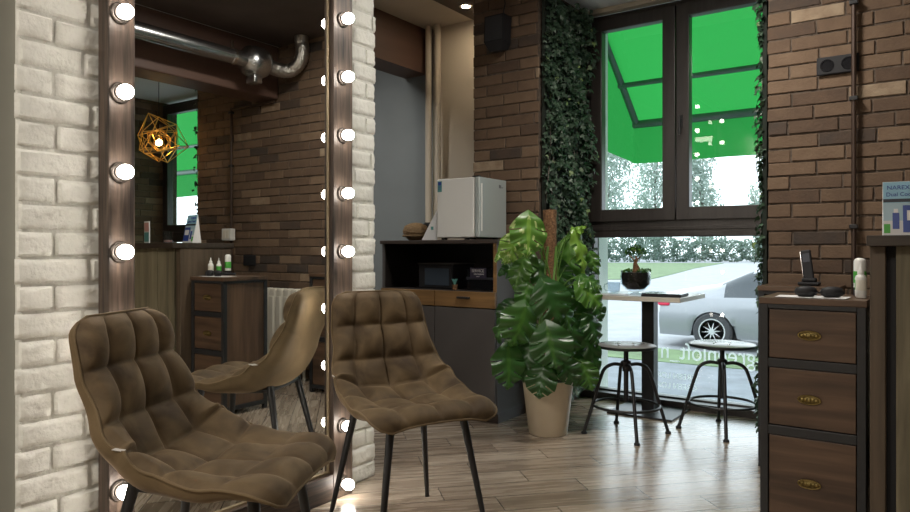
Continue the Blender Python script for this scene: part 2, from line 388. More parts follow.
def brick_face(mb, o, ud, nd, width, z0, z1, Lb=.235, Hb=.0685, gap=.008, proud=.007, jit=.003, rough=None, seed=1, ragged=False):
    "courses of single bricks standing proud of a mortar face; o = lower corner of the face, ud along, nd outwards"
    rn = random.Random(seed); o = Vector(o); ud = Vector(ud); nd = Vector(nd)
    z = z0; r = 0
    while z < z1-.01:
        h = min(Hb-gap, z1-z)
        x = -(Lb*(.5 if r % 2 else 0)) - rn.uniform(0, .02)
        while x < width-.005:
            l = Lb-gap+rn.uniform(-.012,.012); a = max(x, 0); b = min(x+l, width)
            if b-a > .012:
                if ragged:
                    if a < .001: a -= rn.uniform(-.004,.008)
                    if b > width-.001: b += rn.uniform(-.006,.008)
                p = proud+rn.uniform(-jit, jit); tone = min(.97, max(.03, rn.gauss(.47,.12)))
                if rn.random() < .05: tone = rn.uniform(.85,1.0)
                elif rn.random() < .07: tone = rn.uniform(0,.12)
                dz0 = rn.uniform(-.0015,.0015); c = .006 if not rough else .006
                if rough:
                    nu, nv = max(3, int((b-a)/.02)), 5
                    ph = rn.uniform(0, 100)
                    def fn(s, t):
                        X = a+(b-a)*s; Z = z+dz0+h*t
                        e = min((X-a), (b-X), (Z-z-dz0), (z+dz0+h-Z))
                        d = p - c*max(0, 1-e/.012)**2 + rn.uniform(-rough, rough) + .5*rough*math.sin(X*60+ph)*math.sin(Z*90+ph*2)
                        if e < 1e-5: d = -.002
                        return o+ud*X+nd*d+Vector((0,0,Z))
                    # ring of edge verts sits on the wall; inner ones puff out
                    xs = [0, .04]+[.04+.92*k/nu for k in range(1,nu)]+[.96, 1]; ys = [0,.12]+[.12+.76*k/nv for k in range(1,nv)]+[.88,1]
                    vs = [tuple(fn(sx, sy)) for sy in ys for sx in xs]; n = len(xs); fs = []
                    for j in range(len(ys)-1):
                        for i in range(n-1): fs.append((j*n+i, j*n+i+1, (j+1)*n+i+1, (j+1)*n+i))
                    mb.add(vs, fs, 1, tone, True)
                else:
                    vs = []
                    for d, c2 in ((-.004,0), (p-.003,0), (p,.003)):
                        for (X,Z) in ((a+c2,z+c2),(b-c2,z+c2),(b-c2,z+h-c2),(a+c2,z+h-c2)):
                            vs.append(tuple(o+ud*(X+rn.uniform(-.0012,.0012))+nd*d+Vector((0,0,Z+dz0+rn.uniform(-.0015,.0015)))))
                    fs = [(8,9,10,11)]+[(k*4+i, k*4+(i+1)%4, k*4+4+(i+1)%4, k*4+4+i) for k in (0,1) for i in range(4)]
                    mb.add(vs, fs, 1, tone)
            x += l+gap
        z += Hb; r += 1
YB = 3.78; XL, XR = -2.02, -.715
# brick wall on the right, pierced by window 2 further right
mb = MB().box((XR, YB+.012, 0), (1.41, 4.66, H)); brick_face(mb, (XR, YB+.012, 0), (1,0,0), (0,-1,0), 1.41-XR, 0, H, seed=3, ragged=True)
struct(mb.build('wall_back', [M['mortar'], M['brick']]))
mb = MB().box((-2.49, YB+.012, 0), (XL, 4.66, H)); brick_face(mb, (-2.49, YB+.012, 0), (1,0,0), (0,-1,0), .47, 0, H, seed=12, ragged=True)
brick_face(mb, (-2.49, 4.12, 0), (0,-1,0), (-1,0,0), .33, 0, H, seed=5)
struct(mb.build('wall_pillar', [M['mortar'], M['brick']]))
mb = MB().box((3.05, -3.2, 0), (3.3, 4.66, H)); brick_face(mb, (3.05, 0, 0), (0,1,0), (-1,0,0), 4.5, 0, H, seed=6)
struct(mb.build('wall_right', [M['mortar'], M['brick']]))
struct(MB().box((-5.2,-3.35,0),(3.3,-3.2,H)).build('wall_front', M['wall_plain']))
struct(MB().box((-5.35,-3.2,0),(-5.2,4.6,H)).build('wall_left', M['plaster_blue']))
# far recess walls behind the cabinet
struct(MB().box((-5.2, 4.12, 0), (-3.075, 4.25, H)).build('wall_recess', M['plaster_blue']))
struct(MB().box((-3.075, 4.12, 0), (-2.49, 4.25, H)).build('wall_recess_side', M['cream']))
# partition carrying the mirror: plain plaster core, white bricks proud of it
struct(MB().box((-2.25, -3.2, 0), (-2.10, 2.315, H)).build('wall_partition', M['plaster_grey']))
mb = MB().box((-2.10, .885, 0), (-2.062, 2.325, H)); brick_face(mb, (-2.062, .875, 0), (0,1,0), (1,0,0), 1.455, 0, H, Lb=.205, Hb=.0755, gap=.006, proud=.009, jit=.002, rough=.0018, seed=8, ragged=True)
struct(mb.build('wall_white_brick', [M['wmortar'], M['wbrick']]))
# beams
struct(MB().box((-3.337,1.0,2.30), (-3.125,4.12,H)).build('trim_beam_recess', M['beam']))
struct(MB().box((.335,-3.2,2.21), (.60,YB,H), .01).build('trim_beam_room', M['beam']))
struct(MB().box((-2.02,4.42,H-.03), (XR,4.48,H)).build('trim_window_head', M['cream']))
struct(MB().box((-2.02,4.40,0), (XR,4.47,.045)).build('baseboard_window', M['frame_dark']))
# outer side of the window wall
struct(MB().box((-2.6,4.66,-.8), (-2.00,4.82,4.3)).build('wall_outer_left', M['white_ext']))
struct(MB().box((XR,4.66,-.8), (1.41,4.82,4.3)).build('wall_outer_middle', M['white_ext']))
struct(MB().box((3.7,4.66,-.8), (4.9,4.82,4.3)).build('wall_outer_right', M['white_ext']))
struct(MB().box((-2.0,4.62,H), (3.05,4.82,4.3)).build('wall_outer_head', M['white_ext']))
struct(MB().box((-5,4.60,-.8), (4.5,4.82,-.001)).build('wall_outer_base', M['white_ext']))

def window(name, x0, x1, xm, yf=4.48, zt=2.60):
    root = bpy.data.objects.new(name, None); C.objects.link(root); root['kind'] = 'structure'
    def rail(mb, a, b, z0, z1, wdt, y0, y1):
        mb.box((a,y0,z0),(a+wdt,y1,z1),.006).box((b-wdt,y0,z0),(b,y1,z1),.006).box((a,y0+.001,z0),(b,y1-.001,z0+wdt),.006).box((a,y0+.001,z1-wdt),(b,y1-.001,z1),.006)
    mb = MB(); z_mid = 1.14
    rail(mb, x0, x1, .0, zt, .055, yf, yf+.07); mb.box((x0+.05,yf,z_mid-.055),(x1-.05,yf+.07,z_mid+.07),.006)
    mb.box((x0+.05,yf-.006,z_mid-.01),(x1-.05,yf+.01,z_mid+.012),.003)
    mb.build('window_frame', M['frame_dark'], root)
    for a, b in ((x0+.035, xm), (xm, x1-.035)):
        mb = MB(); rail(mb, a+.003, b-.003, z_mid+.05, zt-.03, .083, yf-.022, yf+.05); mb.build('window_sash', M['frame_dark'], root)
        MB().box((a+.08,yf+.018,z_mid+.12),(b-.08,yf+.028,zt-.10)).build('pane', M['glass'], root)
    MB().box((x0+.05,yf+.03,.05),(x1-.05,yf+.04,z_mid-.05)).build('pane', M['glass'], root)
    h = MB().box((xm+.022,yf-.03,1.78),(xm+.046,yf-.018,1.86),.004).box((xm+.026,yf-.055,1.83),(xm+.042,yf-.028,1.848),.004).box((xm+.026,yf-.06,1.73),(xm+.042,yf-.046,1.848),.005)
    h.build('window_handle', M['black'], root)
    return root
W1 = window('window_1', -2.015, XR-.005, -1.393)
W2 = window('window_2', 1.42, 3.045, 2.23)
# lettering stuck on the outer face of the low pane, read from the street
def out_text(body, size, xr, zb, xs=1):
    mt = Matrix.Translation((xr, 4.5225, zb)) @ Matrix.Rotation(PI, 4, 'Z') @ Matrix.Rotation(PI/2, 4, 'X')
    text_mesh(body, size, 'window_lettering', M['decal'], W1, mt, xs=xs)
out_text('#greenloft_n', .155, -.85, .295, .82)
out_text('GREEN LOFT', .052, -1.275, .165, .95); out_text('GREEN LOFT', .052, -1.275, .10, .95)

# ------------------------------------------------------------------ outside
GZ = -.74
def gplane(name, poly, z, m, kind='structure', label=None, cat=None):
    o = MB().prism(poly, z-.1, z).build(name, m); o['kind'] = kind; return tag(o, label, cat)
gplane('sidewalk', [(-40,4.85),(40,4.85),(40,10.6),(-40,10.6)], GZ+.02, M['pavement'])
gplane('verge_grass', [(-40,10.6),(40,10.6),(40,12.0),(-40,12.0)], GZ+.03, M['grass'], 'stuff', 'strip of grass between the pavement and the parked car', 'grass')
gplane('street', [(-80,12.0),(80,12.0),(80,220),(-150,220)], GZ, M['asphalt'])
a1, a2, a3, a4, a5 = P(560,278,1), P(655,279,1), P(690,270,1), P(722,262.3,1), P(520,262,1)
lp = []
for (px,py) in ((540,279),(650,279),(672,274),(695,268),(724,263),(520,262.5)):
    t = min(97, 1.70*FPX/(py-250)); q = P(px,py,t); lp.append((q.x,q.y))
gplane('lawn', lp, GZ+.04, M['grass'], 'stuff', 'bright green lawn on the far side of the street', 'grass')
def leaf_cloud(mb, c, r, n, size, seed, mi=0, flat=1.0):
    rn = random.Random(seed); c = Vector(c)
    for _ in range(n):
        d = Vector((rn.gauss(0,1), rn.gauss(0,1), rn.gauss(0,1))).normalized()*(rn.uniform(.35,1)**.5)
        k = 1+.22*math.sin(d.x*7+seed)*math.sin(d.z*6+seed*2)
        p = c+Vector((d.x*r[0]*k, d.y*r[1]*k, d.z*r[2]*k))
        u = Vector((rn.gauss(0,1), rn.gauss(0,1), rn.gauss(0,1))).normalized(); v = u.orthogonal().normalized(); s = size*rn.uniform(.6,1.3)
        mb.add([p-u*s, p+v*s*.6, p+u*s, p-v*s*.6], [(0,1,2,3)], mi, rn.random())
def tree(px, t, top, wid, seed, label, m, n=1500, base=None):
    b = P(px, 250, t); b.z = GZ
    h = (250-top)/FPX*t+1-GZ; r = wid/2/FPX*t
    root = thing('broadleaf_tree', label, 'tree', tuple(b), 0, 'trees across the street')
    mb = MB().tube([(0,0,0),(.1,0,h*.3),(-.1,.1,h*.6),(0,0,h*.85)], [.3,.24,.15,.05], 8)
    rn = random.Random(seed)
    for k in range(6):
        a = rn.uniform(0,2*PI); mb.tube([(0,0,h*(.25+.07*k)), (math.cos(a)*r*.4, math.sin(a)*r*.4, h*(.42+.07*k)), (math.cos(a)*r*.75, math.sin(a)*r*.75, h*(.5+.07*k))], [.12,.08,.03], 6)
    mb.build('trunk', M['bark'], root)
    mb = MB()
    for k in range(9):
        a = rn.uniform(0,2*PI); q = rn.uniform(0,.6)
        leaf_cloud(mb, (math.cos(a)*r*q, math.sin(a)*r*q, h*(.25+.62*k/9)), (r*.5,r*.5,h*.17), n//9, .26, seed*10+k)
    mb.build('crown', m, root, auto=False)
tree(606, 112, 112, 78, 1, 'haze-paled leafy tree seen through the left pane, leftmost', M['tree1'], 5200)
tree(655, 124, 122, 66, 2, 'haze-paled leafy tree behind the middle of the left pane', M['tree1'], 4200)
tree(703, 113, 128, 52, 3, 'haze-paled tree behind the left half of the right pane', M['tree1'], 4200)
tree(756, 130, 178, 30, 5, 'small far tree behind the right edge of the right pane', M['tree1'], 1500)
hb = MB(); rn = random.Random(4)
for k in range(16):
    px = 530+k*17; t = 101; c = P(px, 250, t); hh = rn.uniform(3.0,4.4); leaf_cloud(hb, (c.x, c.y, GZ+hh*.5), (1.9,1.9,hh*.55), 900, .20, 50+k)
tag(hb.build('hedge', M['tree2'], auto=False), 'long dark green hedge beyond the lawn', 'hedge')

def awning():
    root = thing('window_awning', 'green fabric awning on a grey frame outside the window', 'awning', (-2.6, 4.82, 2.3))
    x0, x1 = 0, 10.5; yb, zb = 0.0, 1.75; yf, zf = 2.14, .01
    sag = lambda s, a: -.05*math.sin(PI*s)*(.6+.4*math.cos(a*30))
    mb = MB().grid(lambda u, v: (x0+(x1-x0)*u, yb+(yf-yb)*v, zb+(zf-zb)*v+sag(v, u)), 60, 14); mb.build('canopy', M['awning'], root)
    mb = MB().grid(lambda u, v: (x0+(x1-x0)*u, yf+.02*math.sin(u*60)*v, zf-.42*v), 120, 3)
    mb.build('front_valance', M['awning'], root)
    mb = MB().add([(0,yb,zb),(0,yf,zf),(0,yf,zf-.42),(0,yf*.9,zf-.40),(0,yf*.6,zf-.37),(0,yb,zf-.36)], [(0,1,2,3,4,5)]); mb.build('side_valance', M['awning'], root)
    m = MB()
    for x in (.03, 5.2, 10.47): m.tube([(x,yb,zb-.03),(x,yf,zf-.03)], .035, 8)
    m.tube([(0,yf-.02,zf-.02),(x1,yf-.02,zf-.02)], .04, 8)
    for s in (.36,.80): m.tube([(0,yf*s,zb+(zf-zb)*s-.05),(x1,yf*s,zb+(zf-zb)*s-.05)], .025, 8)
    m.build('awning_frame', mat('grey_awning_tube', (.10,.13,.12), .5), root)
awning()

def car():
    root = thing('parked_car', 'silver sedan parked at the kerb outside the window', 'car', (0, 13.3, GZ))
    # body profile in metres from the rear, side view (x forward = +x)
    top = [(0,.52),(.02,.80),(.10,.98),(.55,1.06),(1.0,1.14),(1.55,1.38),(2.1,1.45),(2.7,1.43),(3.2,1.25),(3.6,1.02),(4.3,.92),(4.62,.72),(4.68,.45)]
    def ztop(x):
        for (a,za),(b,zb2) in zip(top, top[1:]):
            if a <= x <= b: return za+(zb2-za)*(x-a)/(b-a)
        return top[-1][1]
    WID = 1.8; X0 = -4.2
    def zbelt(x): return min(ztop(x), .88+.06*math.sin(PI*x/4.7))
    def sec(x):
        zt = ztop(x); zb = zbelt(x); taper = 1-.10*abs(2*x/4.68-1)**4; w = WID/2*taper; wt = w*(.98 if zt-zb < .1 else .76)
        base = .22
        return [(w*.94, base), (w, .45), (w*1.0,.62), (w*.985, zb-.03), (w*.95, zb), (w*.95*(1)-(w*.95-wt)*.5, zb+(zt-zb)*.55), (wt, zt-.05 if zt-zb>.1 else zt), (wt*.8, zt), (0, zt+.015)]
    xs = [0,.02,.06,.12]+[.12+(4.5-.12)*k/60 for k in range(1,61)]+[4.58,4.64,4.68]
    wc = [.95, 3.75]; R = .37
    mb = MB(); mg = MB(); vs = []; n = 17
    for x in xs:
        s = sec(x); full = [(-a,b) for a,b in s]+[(a,b) for a,b in s[:-1][::-1]]
        for (y,z) in full:
            zz = z
            for c in wc:
                if abs(x-c) < R and abs(y) > .5:
                    zz = max(zz, .30+math.sqrt(R*R-(x-c)**2)) if z < .75 else zz
            vs.append((X0+x, y, zz))
    fs = []; mi = []
    for i in range(len(xs)-1):
        for k in range(n-1):
            fs.append((i*n+k, (i+1)*n+k, (i+1)*n+k+1, i*n+k+1))
            xm_ = (xs[i]+xs[i+1])/2
            side = k in (4,5,10,11); roofglass = k in (6,7,8,9)
            g = (side and 1.12 < xm_ < 3.3 and ztop(xm_)-zbelt(xm_) > .16 and not (2.12 < xm_ < 2.22)) or (roofglass and (1.05 < xm_ < 1.55 or 2.75 < xm_ < 3.5))
            mi.append(1 if g else 0)
    o = len(mb.v); mb.v += vs
    for f, m_ in zip(fs, mi): mb.f.append(f); mb.m.append(m_); mb.t.append(.5); mb.sm.append(True)
    mb.add([vs[k] for k in range(n)], [tuple(range(n))]); mb.add([vs[-n+k] for k in range(n)], [tuple(range(n))[::-1]])
    mb.build('car_body', [M['carpaint'], M['carglass']], root)
    MB().box((X0+.5,-.72,.22),(X0+4.35,.72,.5)).build('underbody', M['tyre'], root)
    for c in wc:
        for sy in (-1, 1):
            m1 = Matrix.Rotation(PI/2, 4, 'X')
            y = sy*.80
            w_ = MB().lathe([(.21,-.1),(.30,-.1),(.33,-.06),(.33,.06),(.30,.1),(.21,.1)], (X0+c,y,.33), 28, 0, .5, m1); wo = w_.build('wheel', M['tyre'], root)
            r_ = MB().lathe([(.205,-.1),(.225,-.102),(.225,.102),(.205,.1)], (X0+c,y,.33), 28, 0, .5, m1)
            r_.lathe([(.05,-.105),(.05,.105)], (X0+c,y,.33), 12, 0, .5, m1)
            for k in range(10):
                a = 2*PI*k/10+.1; d = Vector((math.cos(a),0,math.sin(a)))
                c0 = Vector((X0+c, y+sy*.085, .33)); r_.tube([c0+d*.03, c0+d*.21], [.022,.014], 6)
            r_.build('rim', M['alloy'], wo)
    for sy in (-1,1):
        MB().box((X0-.012,sy*.86,.74),(X0+.20,sy*.58,.90),.03).build('tail_light', M['tail'], root)
        MB().box((X0+2.3,sy*.86,.78),(X0+2.5,sy*.90,.81),.008).build('door_handle', M['alloy'], root)
car()

# ------------------------------------------------------------------ chairs
def catmull(pts, n):
    out = []; p = [Vector(q) for q in pts]; p = [2*p[0]-p[1]]+p+[2*p[-1]-p[-2]]
    for i in range(1, len(p)-2):
        for k in range(n):
            t = k/n; a,b,c,d = p[i-1],p[i],p[i+1],p[i+2]
            out.append(.5*((2*b)+(-a+c)*t+(2*a-5*b+4*c-d)*t*t+(-a+3*b-3*c+d)*t**3))
    out.append(p[-2]); return out
def resample(pts, n):
    d = [0]
    for a, b in zip(pts, pts[1:]): d.append(d[-1]+(b-a).length)
    out = []; j = 0
    for k in range(n+1):
        s = d[-1]*k/n
        while j < len(d)-2 and d[j+1] < s: j += 1
        f = (s-d[j])/max(1e-9, d[j+1]-d[j]); out.append(pts[j].lerp(pts[j+1], min(1,f)))
    return out, d[-1]
def lerp_tab(tab, x):
    for (a,va),(b,vb) in zip(tab, tab[1:]):
        if x <= b:
            t = (x-a)/(b-a); t = t*t*(3-2*t); return va+(vb-va)*t
    return tab[-1][1]
def make_chair(label):
    root = thing('velvet_chair', label, 'chair', (0,0,0), 0, None)
    # side profile: x forward, z up
    prof = catmull([(-.260,.838),(-.252,.78),(-.230,.675),(-.206,.58),(-.178,.505),(-.118,.460),(-.03,.442),(.06,.446),(.14,.457),(.205,.462),(.243,.452),(.258,.432)], 12)
    NV, NU = 120, 72
    pr, LEN = resample([Vector((a.x,0,a.y)) for a in [Vector((q[0],q[1])) for q in prof]], NV)
    def frame(v):
        i = min(NV, max(0, v*NV)); a = int(i); b = min(a+1, NV); p = pr[a].lerp(pr[b], i-a)
        tg = (pr[min(NV,a+2)]-pr[max(0,a-2)]).normalized(); nrm = Vector((-tg.z*-1, 0, tg.x*1))  # towards the sitter
        nrm = Vector((-tg.z, 0, tg.x)); 
        return p, tg, nrm
    wtab = [(0,.185),(.22,.202),(.42,.232),(.52,.242),(.72,.244),(.92,.240),(1,.236)]
    atab = [(0,-.016),(.16,-.004),(.32,.028),(.46,.076),(.60,.052),(.78,.014),(1,-.006)]
    seams = [0, .160, .322, .478, .645, .82, 1.03]
    def base(u, v):
        p, tg, nm = frame(v); s = v*LEN; w_ = lerp_tab(wtab, v)
        r = .055
        if s < r: w_ -= r-math.sqrt(max(0, r*r-(r-s)**2))
        e = LEN-s; r2 = .060
        if e < r2: w_ -= r2-math.sqrt(max(0, r2*r2-(r2-e)**2))
        q = p+Vector((0,1,0))*(u*w_)+nm*(lerp_tab(atab, v)*abs(u)**2.6)
        if v > .8: q.z -= .015*((v-.8)/.2)*abs(u)**3
        # waterfall of the top edge
        return q, nm
    def puff(u, v):
        w_ = abs(u); ph = w_/.57*.5 if w_ < .57 else .5+(w_-.57)/.43*.5; a = abs(math.sin(2*PI*ph)); k = 0
        for s0, s1 in zip(seams, seams[1:]):
            if s0 <= v < s1: k = math.sin(PI*(v-s0)/(s1-s0))
        edge = min(1, (1-abs(u))/.08)*min(1, v/.03)*min(1, (1-v)/.07)
        q = (max(a,0)**.42)*(max(k,0)**.42)*(1 if v < .645 else 1-.45*min(1,(v-.645)/.12))
        return (.003+.038*q)*max(0,edge)**.5
    def fr(a, b):
        u = a*2-1; q, nm = base(u, b); side = Vector((0, -u, 0))*0
        return q+nm*puff(u, b)
    mb = MB().grid(fr, NU, NV, flip=True); mb.build('quilted_cushion', M['velvet'], root, auto=False)
    def bk(a, b):
        u = a*2-1; q, nm = base(u, b); e = (1-abs(u)**12)*min(1, b/.04)*min(1,(1-b)/.10)
        th = .034+.012*math.sin(PI*min(1,b*1.1))-.012*max(0,(b-.7)/.3)
        return q-nm*th*max(0,e)**.5
    MB().grid(bk, 80, 90).build('shell_back', M['velvet_back'], root, auto=False)
    edge = [base(-1, v/60)[0] for v in range(61)]+[base(-1+2*k/16, 1)[0] for k in range(1,16)]+[base(1, 1-v/60)[0] for v in range(61)]+[base(1-2*k/16, 0)[0] for k in range(1,16)]
    MB().tube(edge, .0038, 8, closed=True).build('piping', M['velvet_back'], root, auto=False)
    q, nm = base(-1, .40); q2, _ = base(-1, .44); q = q-nm*.004
    m = MB(); d = (q2-q).normalized(); o_ = nm.cross(d).normalized()*.001; c0 = q; wv = (Vector((0,-1,0))*.25+nm).normalized()
    up = wv*.007; c0 = c0+wv*.006+Vector((0,-.004,0))
    vs = [c0-up, c0+d*.028-up, c0+d*.028+up, c0+up]; vs2 = [p+o_*1.6 for p in vs]
    m.add(vs+vs2, [(0,1,2,3),(7,6,5,4),(0,4,5,1),(1,5,6,2),(2,6,7,3),(3,7,4,0)]); m.build('care_tag', M['paper'], root)
    f = MB()
    for s in (-1,1): f.tube([(-.15,s*.135,.425),(0,s*.14,.418),(.16,s*.14,.425)], .011, 8)
    f.tube([(-.15,-.135,.425),(-.15,.135,.425)], .011, 8).tube([(.15,-.14,.424),(.15,.14,.424)], .011, 8)
    f.build('seat_frame', M['black'], root)
    for sx, x0, x1 in ((-1,-.145,-.235),(1,.155,.215)):
        for s in (-1,1):
            MB().tube([(x0,s*.135,.44),(x1,s*.205,.004)], [.0155,.0085], 12).tube([(x1,s*.205,.006),(x1,s*.205,0)], .0095, 10).build('leg', M['black'], root)
    return root
ch1 = make_chair('brown velvet quilted chair nearest the camera, beside the left post of the lit mirror')
ch1.location = (-1.535, 1.128, 0); ch1.rotation_euler.z = math.radians(27)
ch2 = copy_tree(ch1)
ch2['label'] = 'brown velvet quilted chair further back, in front of the right post of the lit mirror'
ch2.location = (-1.586, 1.972, 0); ch2.rotation_euler.z = math.radians(-25)

# ------------------------------------------------------------------ lit mirror
def mirror():
    root = thing('vanity_mirror', 'tall wood-framed mirror edged with glowing round bulbs', 'mirror', (-2.048, 1.6, 0))
    y0, y1, top = -.512, .515, 2.50; xf = .058
    for a, b in ((y0, y0+.082), (y1-.11, y1)):
        MB().box((0,a,0),(xf,b,top),.003).build('side_post', M['mwood'], root)
    MB().box((0,y0+.082,0),(xf,y1-.11,.105),.003).build('bottom_rail', M['mwood_h'], root)
    MB().box((0,y0+.082,top-.105),(xf,y1-.11,top),.003).build('top_rail', M['mwood_h'], root)
    MB().box((.020,y0+.082,.105),(.032,y1-.11,top-.105)).build('mirror_glass', M['mirror'], root)
    g = MB(); a, b = y0+.082, y1-.11
    for z0, z1, ya, yb in ((.105,top-.105,b-.008,b),(.105,top-.105,a,a+.008)): g.box((.032,ya,z0),(.038,yb,z1),.001)
    g.box((.032,a,.105),(.040,b,.113),.001).box((.032,a,top-.113),(.040,b,top-.105),.001); g.build('inner_bead', M['bevelgold'], root)
    rot = Matrix.Rotation(PI/2, 4, 'Y')
    for yc in (y0+.033, y1-.060):
        for k in range(-4, 7):
            z = .994+.2345*k
            if z > top-.05: continue
            c = (xf, yc, z)
            s = MB().lathe([(.030,0),(.030,.005),(.027,.008),(.021,.008),(.021,.014),(.016,.016),(.016,.018)], c, 24, 0, .5, rot).build('lamp_socket', M['bakelite'], root)
            bl = MB().lathe([(.0001,.004),(.012,.005),(.015,.012),(.019,.019),(.0215,.027),(.022,.034),(.0205,.043),(.016,.051),(.009,.0555),(.0001,.057)], c, 20, 0, .5, rot).build('light_bulb', M['bulb'], s)
mirror()

# ------------------------------------------------------------------ cabinet with things on and in it
def storage_cabinet():
    root = thing('storage_cabinet', 'dark grey cabinet with open shelf and oak drawer row below the white fridge', 'cabinet', (-2.08, 3.40, 0))
    Wd, D, T = .86, .36, 1.06
    b = MB().box((-Wd,.0,.06),(-Wd+.02,D,T-.022)).box((-.02,0,.06),(0,D,T-.022)).box((-Wd+.02,D-.01,.06),(-.02,D,T-.022)).box((-Wd+.02,0,.74),(-.02,D-.01,.758)).box((-Wd+.02,.02,.06),(-.02,D-.01,.08))
    b.build('carcass', M['cabgrey'], root)
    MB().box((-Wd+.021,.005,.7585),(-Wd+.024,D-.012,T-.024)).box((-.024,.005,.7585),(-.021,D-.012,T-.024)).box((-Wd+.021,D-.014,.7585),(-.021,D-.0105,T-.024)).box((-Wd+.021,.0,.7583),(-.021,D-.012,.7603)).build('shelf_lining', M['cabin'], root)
    MB().box((-Wd-.01,-.014,T-.022),(.01,D,T),.002).build('cabinet_top', M['cabdark'], root)
    MB().box((-.022,-.004,.758),(0,.0,T-.022)).build('edge_strip', M['oak'], root)
    for x0, x1 in ((-Wd+.003,-Wd/2-.002),(-Wd/2+.002,-.003)):
        d = MB().box((x0,-.018,.665),(x1,0,.757),.002).build('drawer', M['oak'], root)
        xc = (x0+x1)/2; MB().box((xc-.045,-.034,.715),(xc+.045,-.018,.727),.003).build('handle', M['black'], d)
        MB().box((x0,-.018,.075),(x1,0,.658),.002).build('door', M['cabgrey'], root)
    MB().box((-Wd+.01,.03,0),(-.01,D-.01,.06)).build('plinth', M['cabdark'], root)
storage_cabinet()
def fridge():
    root = thing('mini_fridge', 'small white fridge standing on the grey cabinet', 'fridge', (-2.52, 3.42, 1.062))
    MB().box((0,0,.012),(.27,.31,.368),.006).build('body', M['white_pl'], root)
    d = MB().box((.276,0,.012),(.308,.31,.368),.006).build('door', M['fridge_door'], root)
    MB().box((.308,.016,.05),(.313,.028,.33),.002).build('door_edge_grip', M['white_pl'], d)
    MB().box((.10,-.0006,.368),(.30,.0,.369)).box((.255,.004,.366),(.30,.03,.376),.002).build('top_hinge', M['black_pl'], root)
    l = MB().box((.006,-.0012,.29),(.037,0,.355)).build('energy_label', M['teal'], root)
    MB().box((.010,-.0020,.330),(.033,-.0013,.350)).box((.010,-.0020,.318),(.033,-.0013,.322)).box((.010,-.0020,.306),(.033,-.0013,.310)).build('label_print', M['blue'], l)
    for x in (.02,.23):
        for y in (.02,.27): MB().box((x,y,0),(x+.025,y+.025,.012)).build('foot', M['black_pl'], root)
    MB().box((.3085,.22,.315),(.3092,.227,.335)).box((.3085,.235,.315),(.3092,.242,.335)).box((.3085,.25,.318),(.3092,.265,.322)).build('door_sticker', M['darkprint'], root)
fridge()
rt = thing('leaning_sheet', 'folded white card leaning against the side of the fridge', 'card', (-2.60, 3.40, 1.062))
MB().prism([(-.045,.0),(.07,.0),(.07,.18)], .03, .038, 'y').build('card_sheet', M['paper'], rt)
MB().box((.028,.028,.062),(.046,.0295,.082)).build('print_mark', M['teal'], rt)
mb = MB(); mb.lathe([(.045,0),(.075,.025),(.085,.060),(.070,.092),(.035,.108),(.0001,.112)], (-2.745, 3.50, 1.062), 28)
for k in range(3): mb.tube([(-2.745+.083*math.cos(a*2*PI/24)*(1-.05*k), 3.50+.083*math.sin(a*2*PI/24)*(1-.05*k), 1.09+.02*k) for a in range(24)], .006, 6, closed=True)
tag(mb.build('wicker_basket', M['wicker']), 'small round brown wicker basket on the cabinet beside the pipes', 'basket')
# inside the open shelf
rt = thing('printer_box', 'dark boxy appliance with a bluish screen at the left of the open shelf', 'appliance', (-2.70, 3.47, .762))  # dark box with a bluish screen, taken for a printer
MB().box((0,0,0),(.26,.24,.150),.008).build('housing', M['black_pl'], rt); MB().box((.05,-.003,.02),(.235,0,.125),.002).build('screen', mat('dim_blue_glass', (.05,.065,.085), .15), rt)
MB().box((-.01,-.005,.150),(.27,.24,.156)).build('lid', M['cabgrey'], rt)
rt = thing('black_box', 'glossy black box at the right of the open shelf behind a name card', 'box', (-2.36, 3.50, .762))
MB().box((0,0,0),(.25,.22,.13),.006).build('housing', M['blackgloss'], rt); MB().box((.0,-.004,.06),(.25,-.0005,.075),.001).build('front_band', M['darkprint'], rt)
rt = thing('mini_succulent', 'tiny green plant in a brown pot in the middle of the open shelf', 'plant', (-2.395, 3.43, .762))
MB().lathe([(.014,0),(.018,.03),(.015,.03)], (0,0,0), 16).build('pot', M['coir'], rt)
mb = MB()
for k in range(9):
    a = k*.7; mb.tube([(0,0,.03),(.008*math.cos(a),.008*math.sin(a),.05),(.018*math.cos(a),.018*math.sin(a),.065)], [.004,.004,.001], 6)
mb.build('leaf', M['teal'], rt)
rt = thing('name_card', 'small dark card with white lettering propped on the black box', 'sign', (-2.325, 3.492, .832))
MB().box((0,-.002,0),(.115,.002,.062)).build('card', mat('dark_violet_card', (.05,.045,.08), .4), rt)
mt = lambda x, z: Matrix.Translation((x, -.0025, z)) @ Matrix.Rotation(PI/2, 4, 'X')
text_mesh('SERVICE', .024, 'print', M['paper'], rt, mt(.013,.036)); text_mesh('information', .015, 'print', M['paper'], rt, mt(.028,.020)); text_mesh('card', .012, 'print', M['paper'], rt, mt(.046,.007))
# heating pipes
for x, lab in ((-3.068, 'left one of the two cream heating pipes in the recess corner'), (-2.985, 'right one of the two cream heating pipes, beside the cream wall')):
    rt = thing('heating_pipe', lab, 'pipe', (x, 4.06, 0), 0, 'cream heating pipes'); MB().cyl((0,0,0),(0,0,H), .024, 16).build('pipe', M['cream'], rt)
    if x < -3.0:
        MB().cyl((0,0,1.16),(0,0,1.20), .03, 14).cyl((0,-.02,1.18),(0,-.05,1.18), .012, 10).build('valve', M['black_pl'], rt)

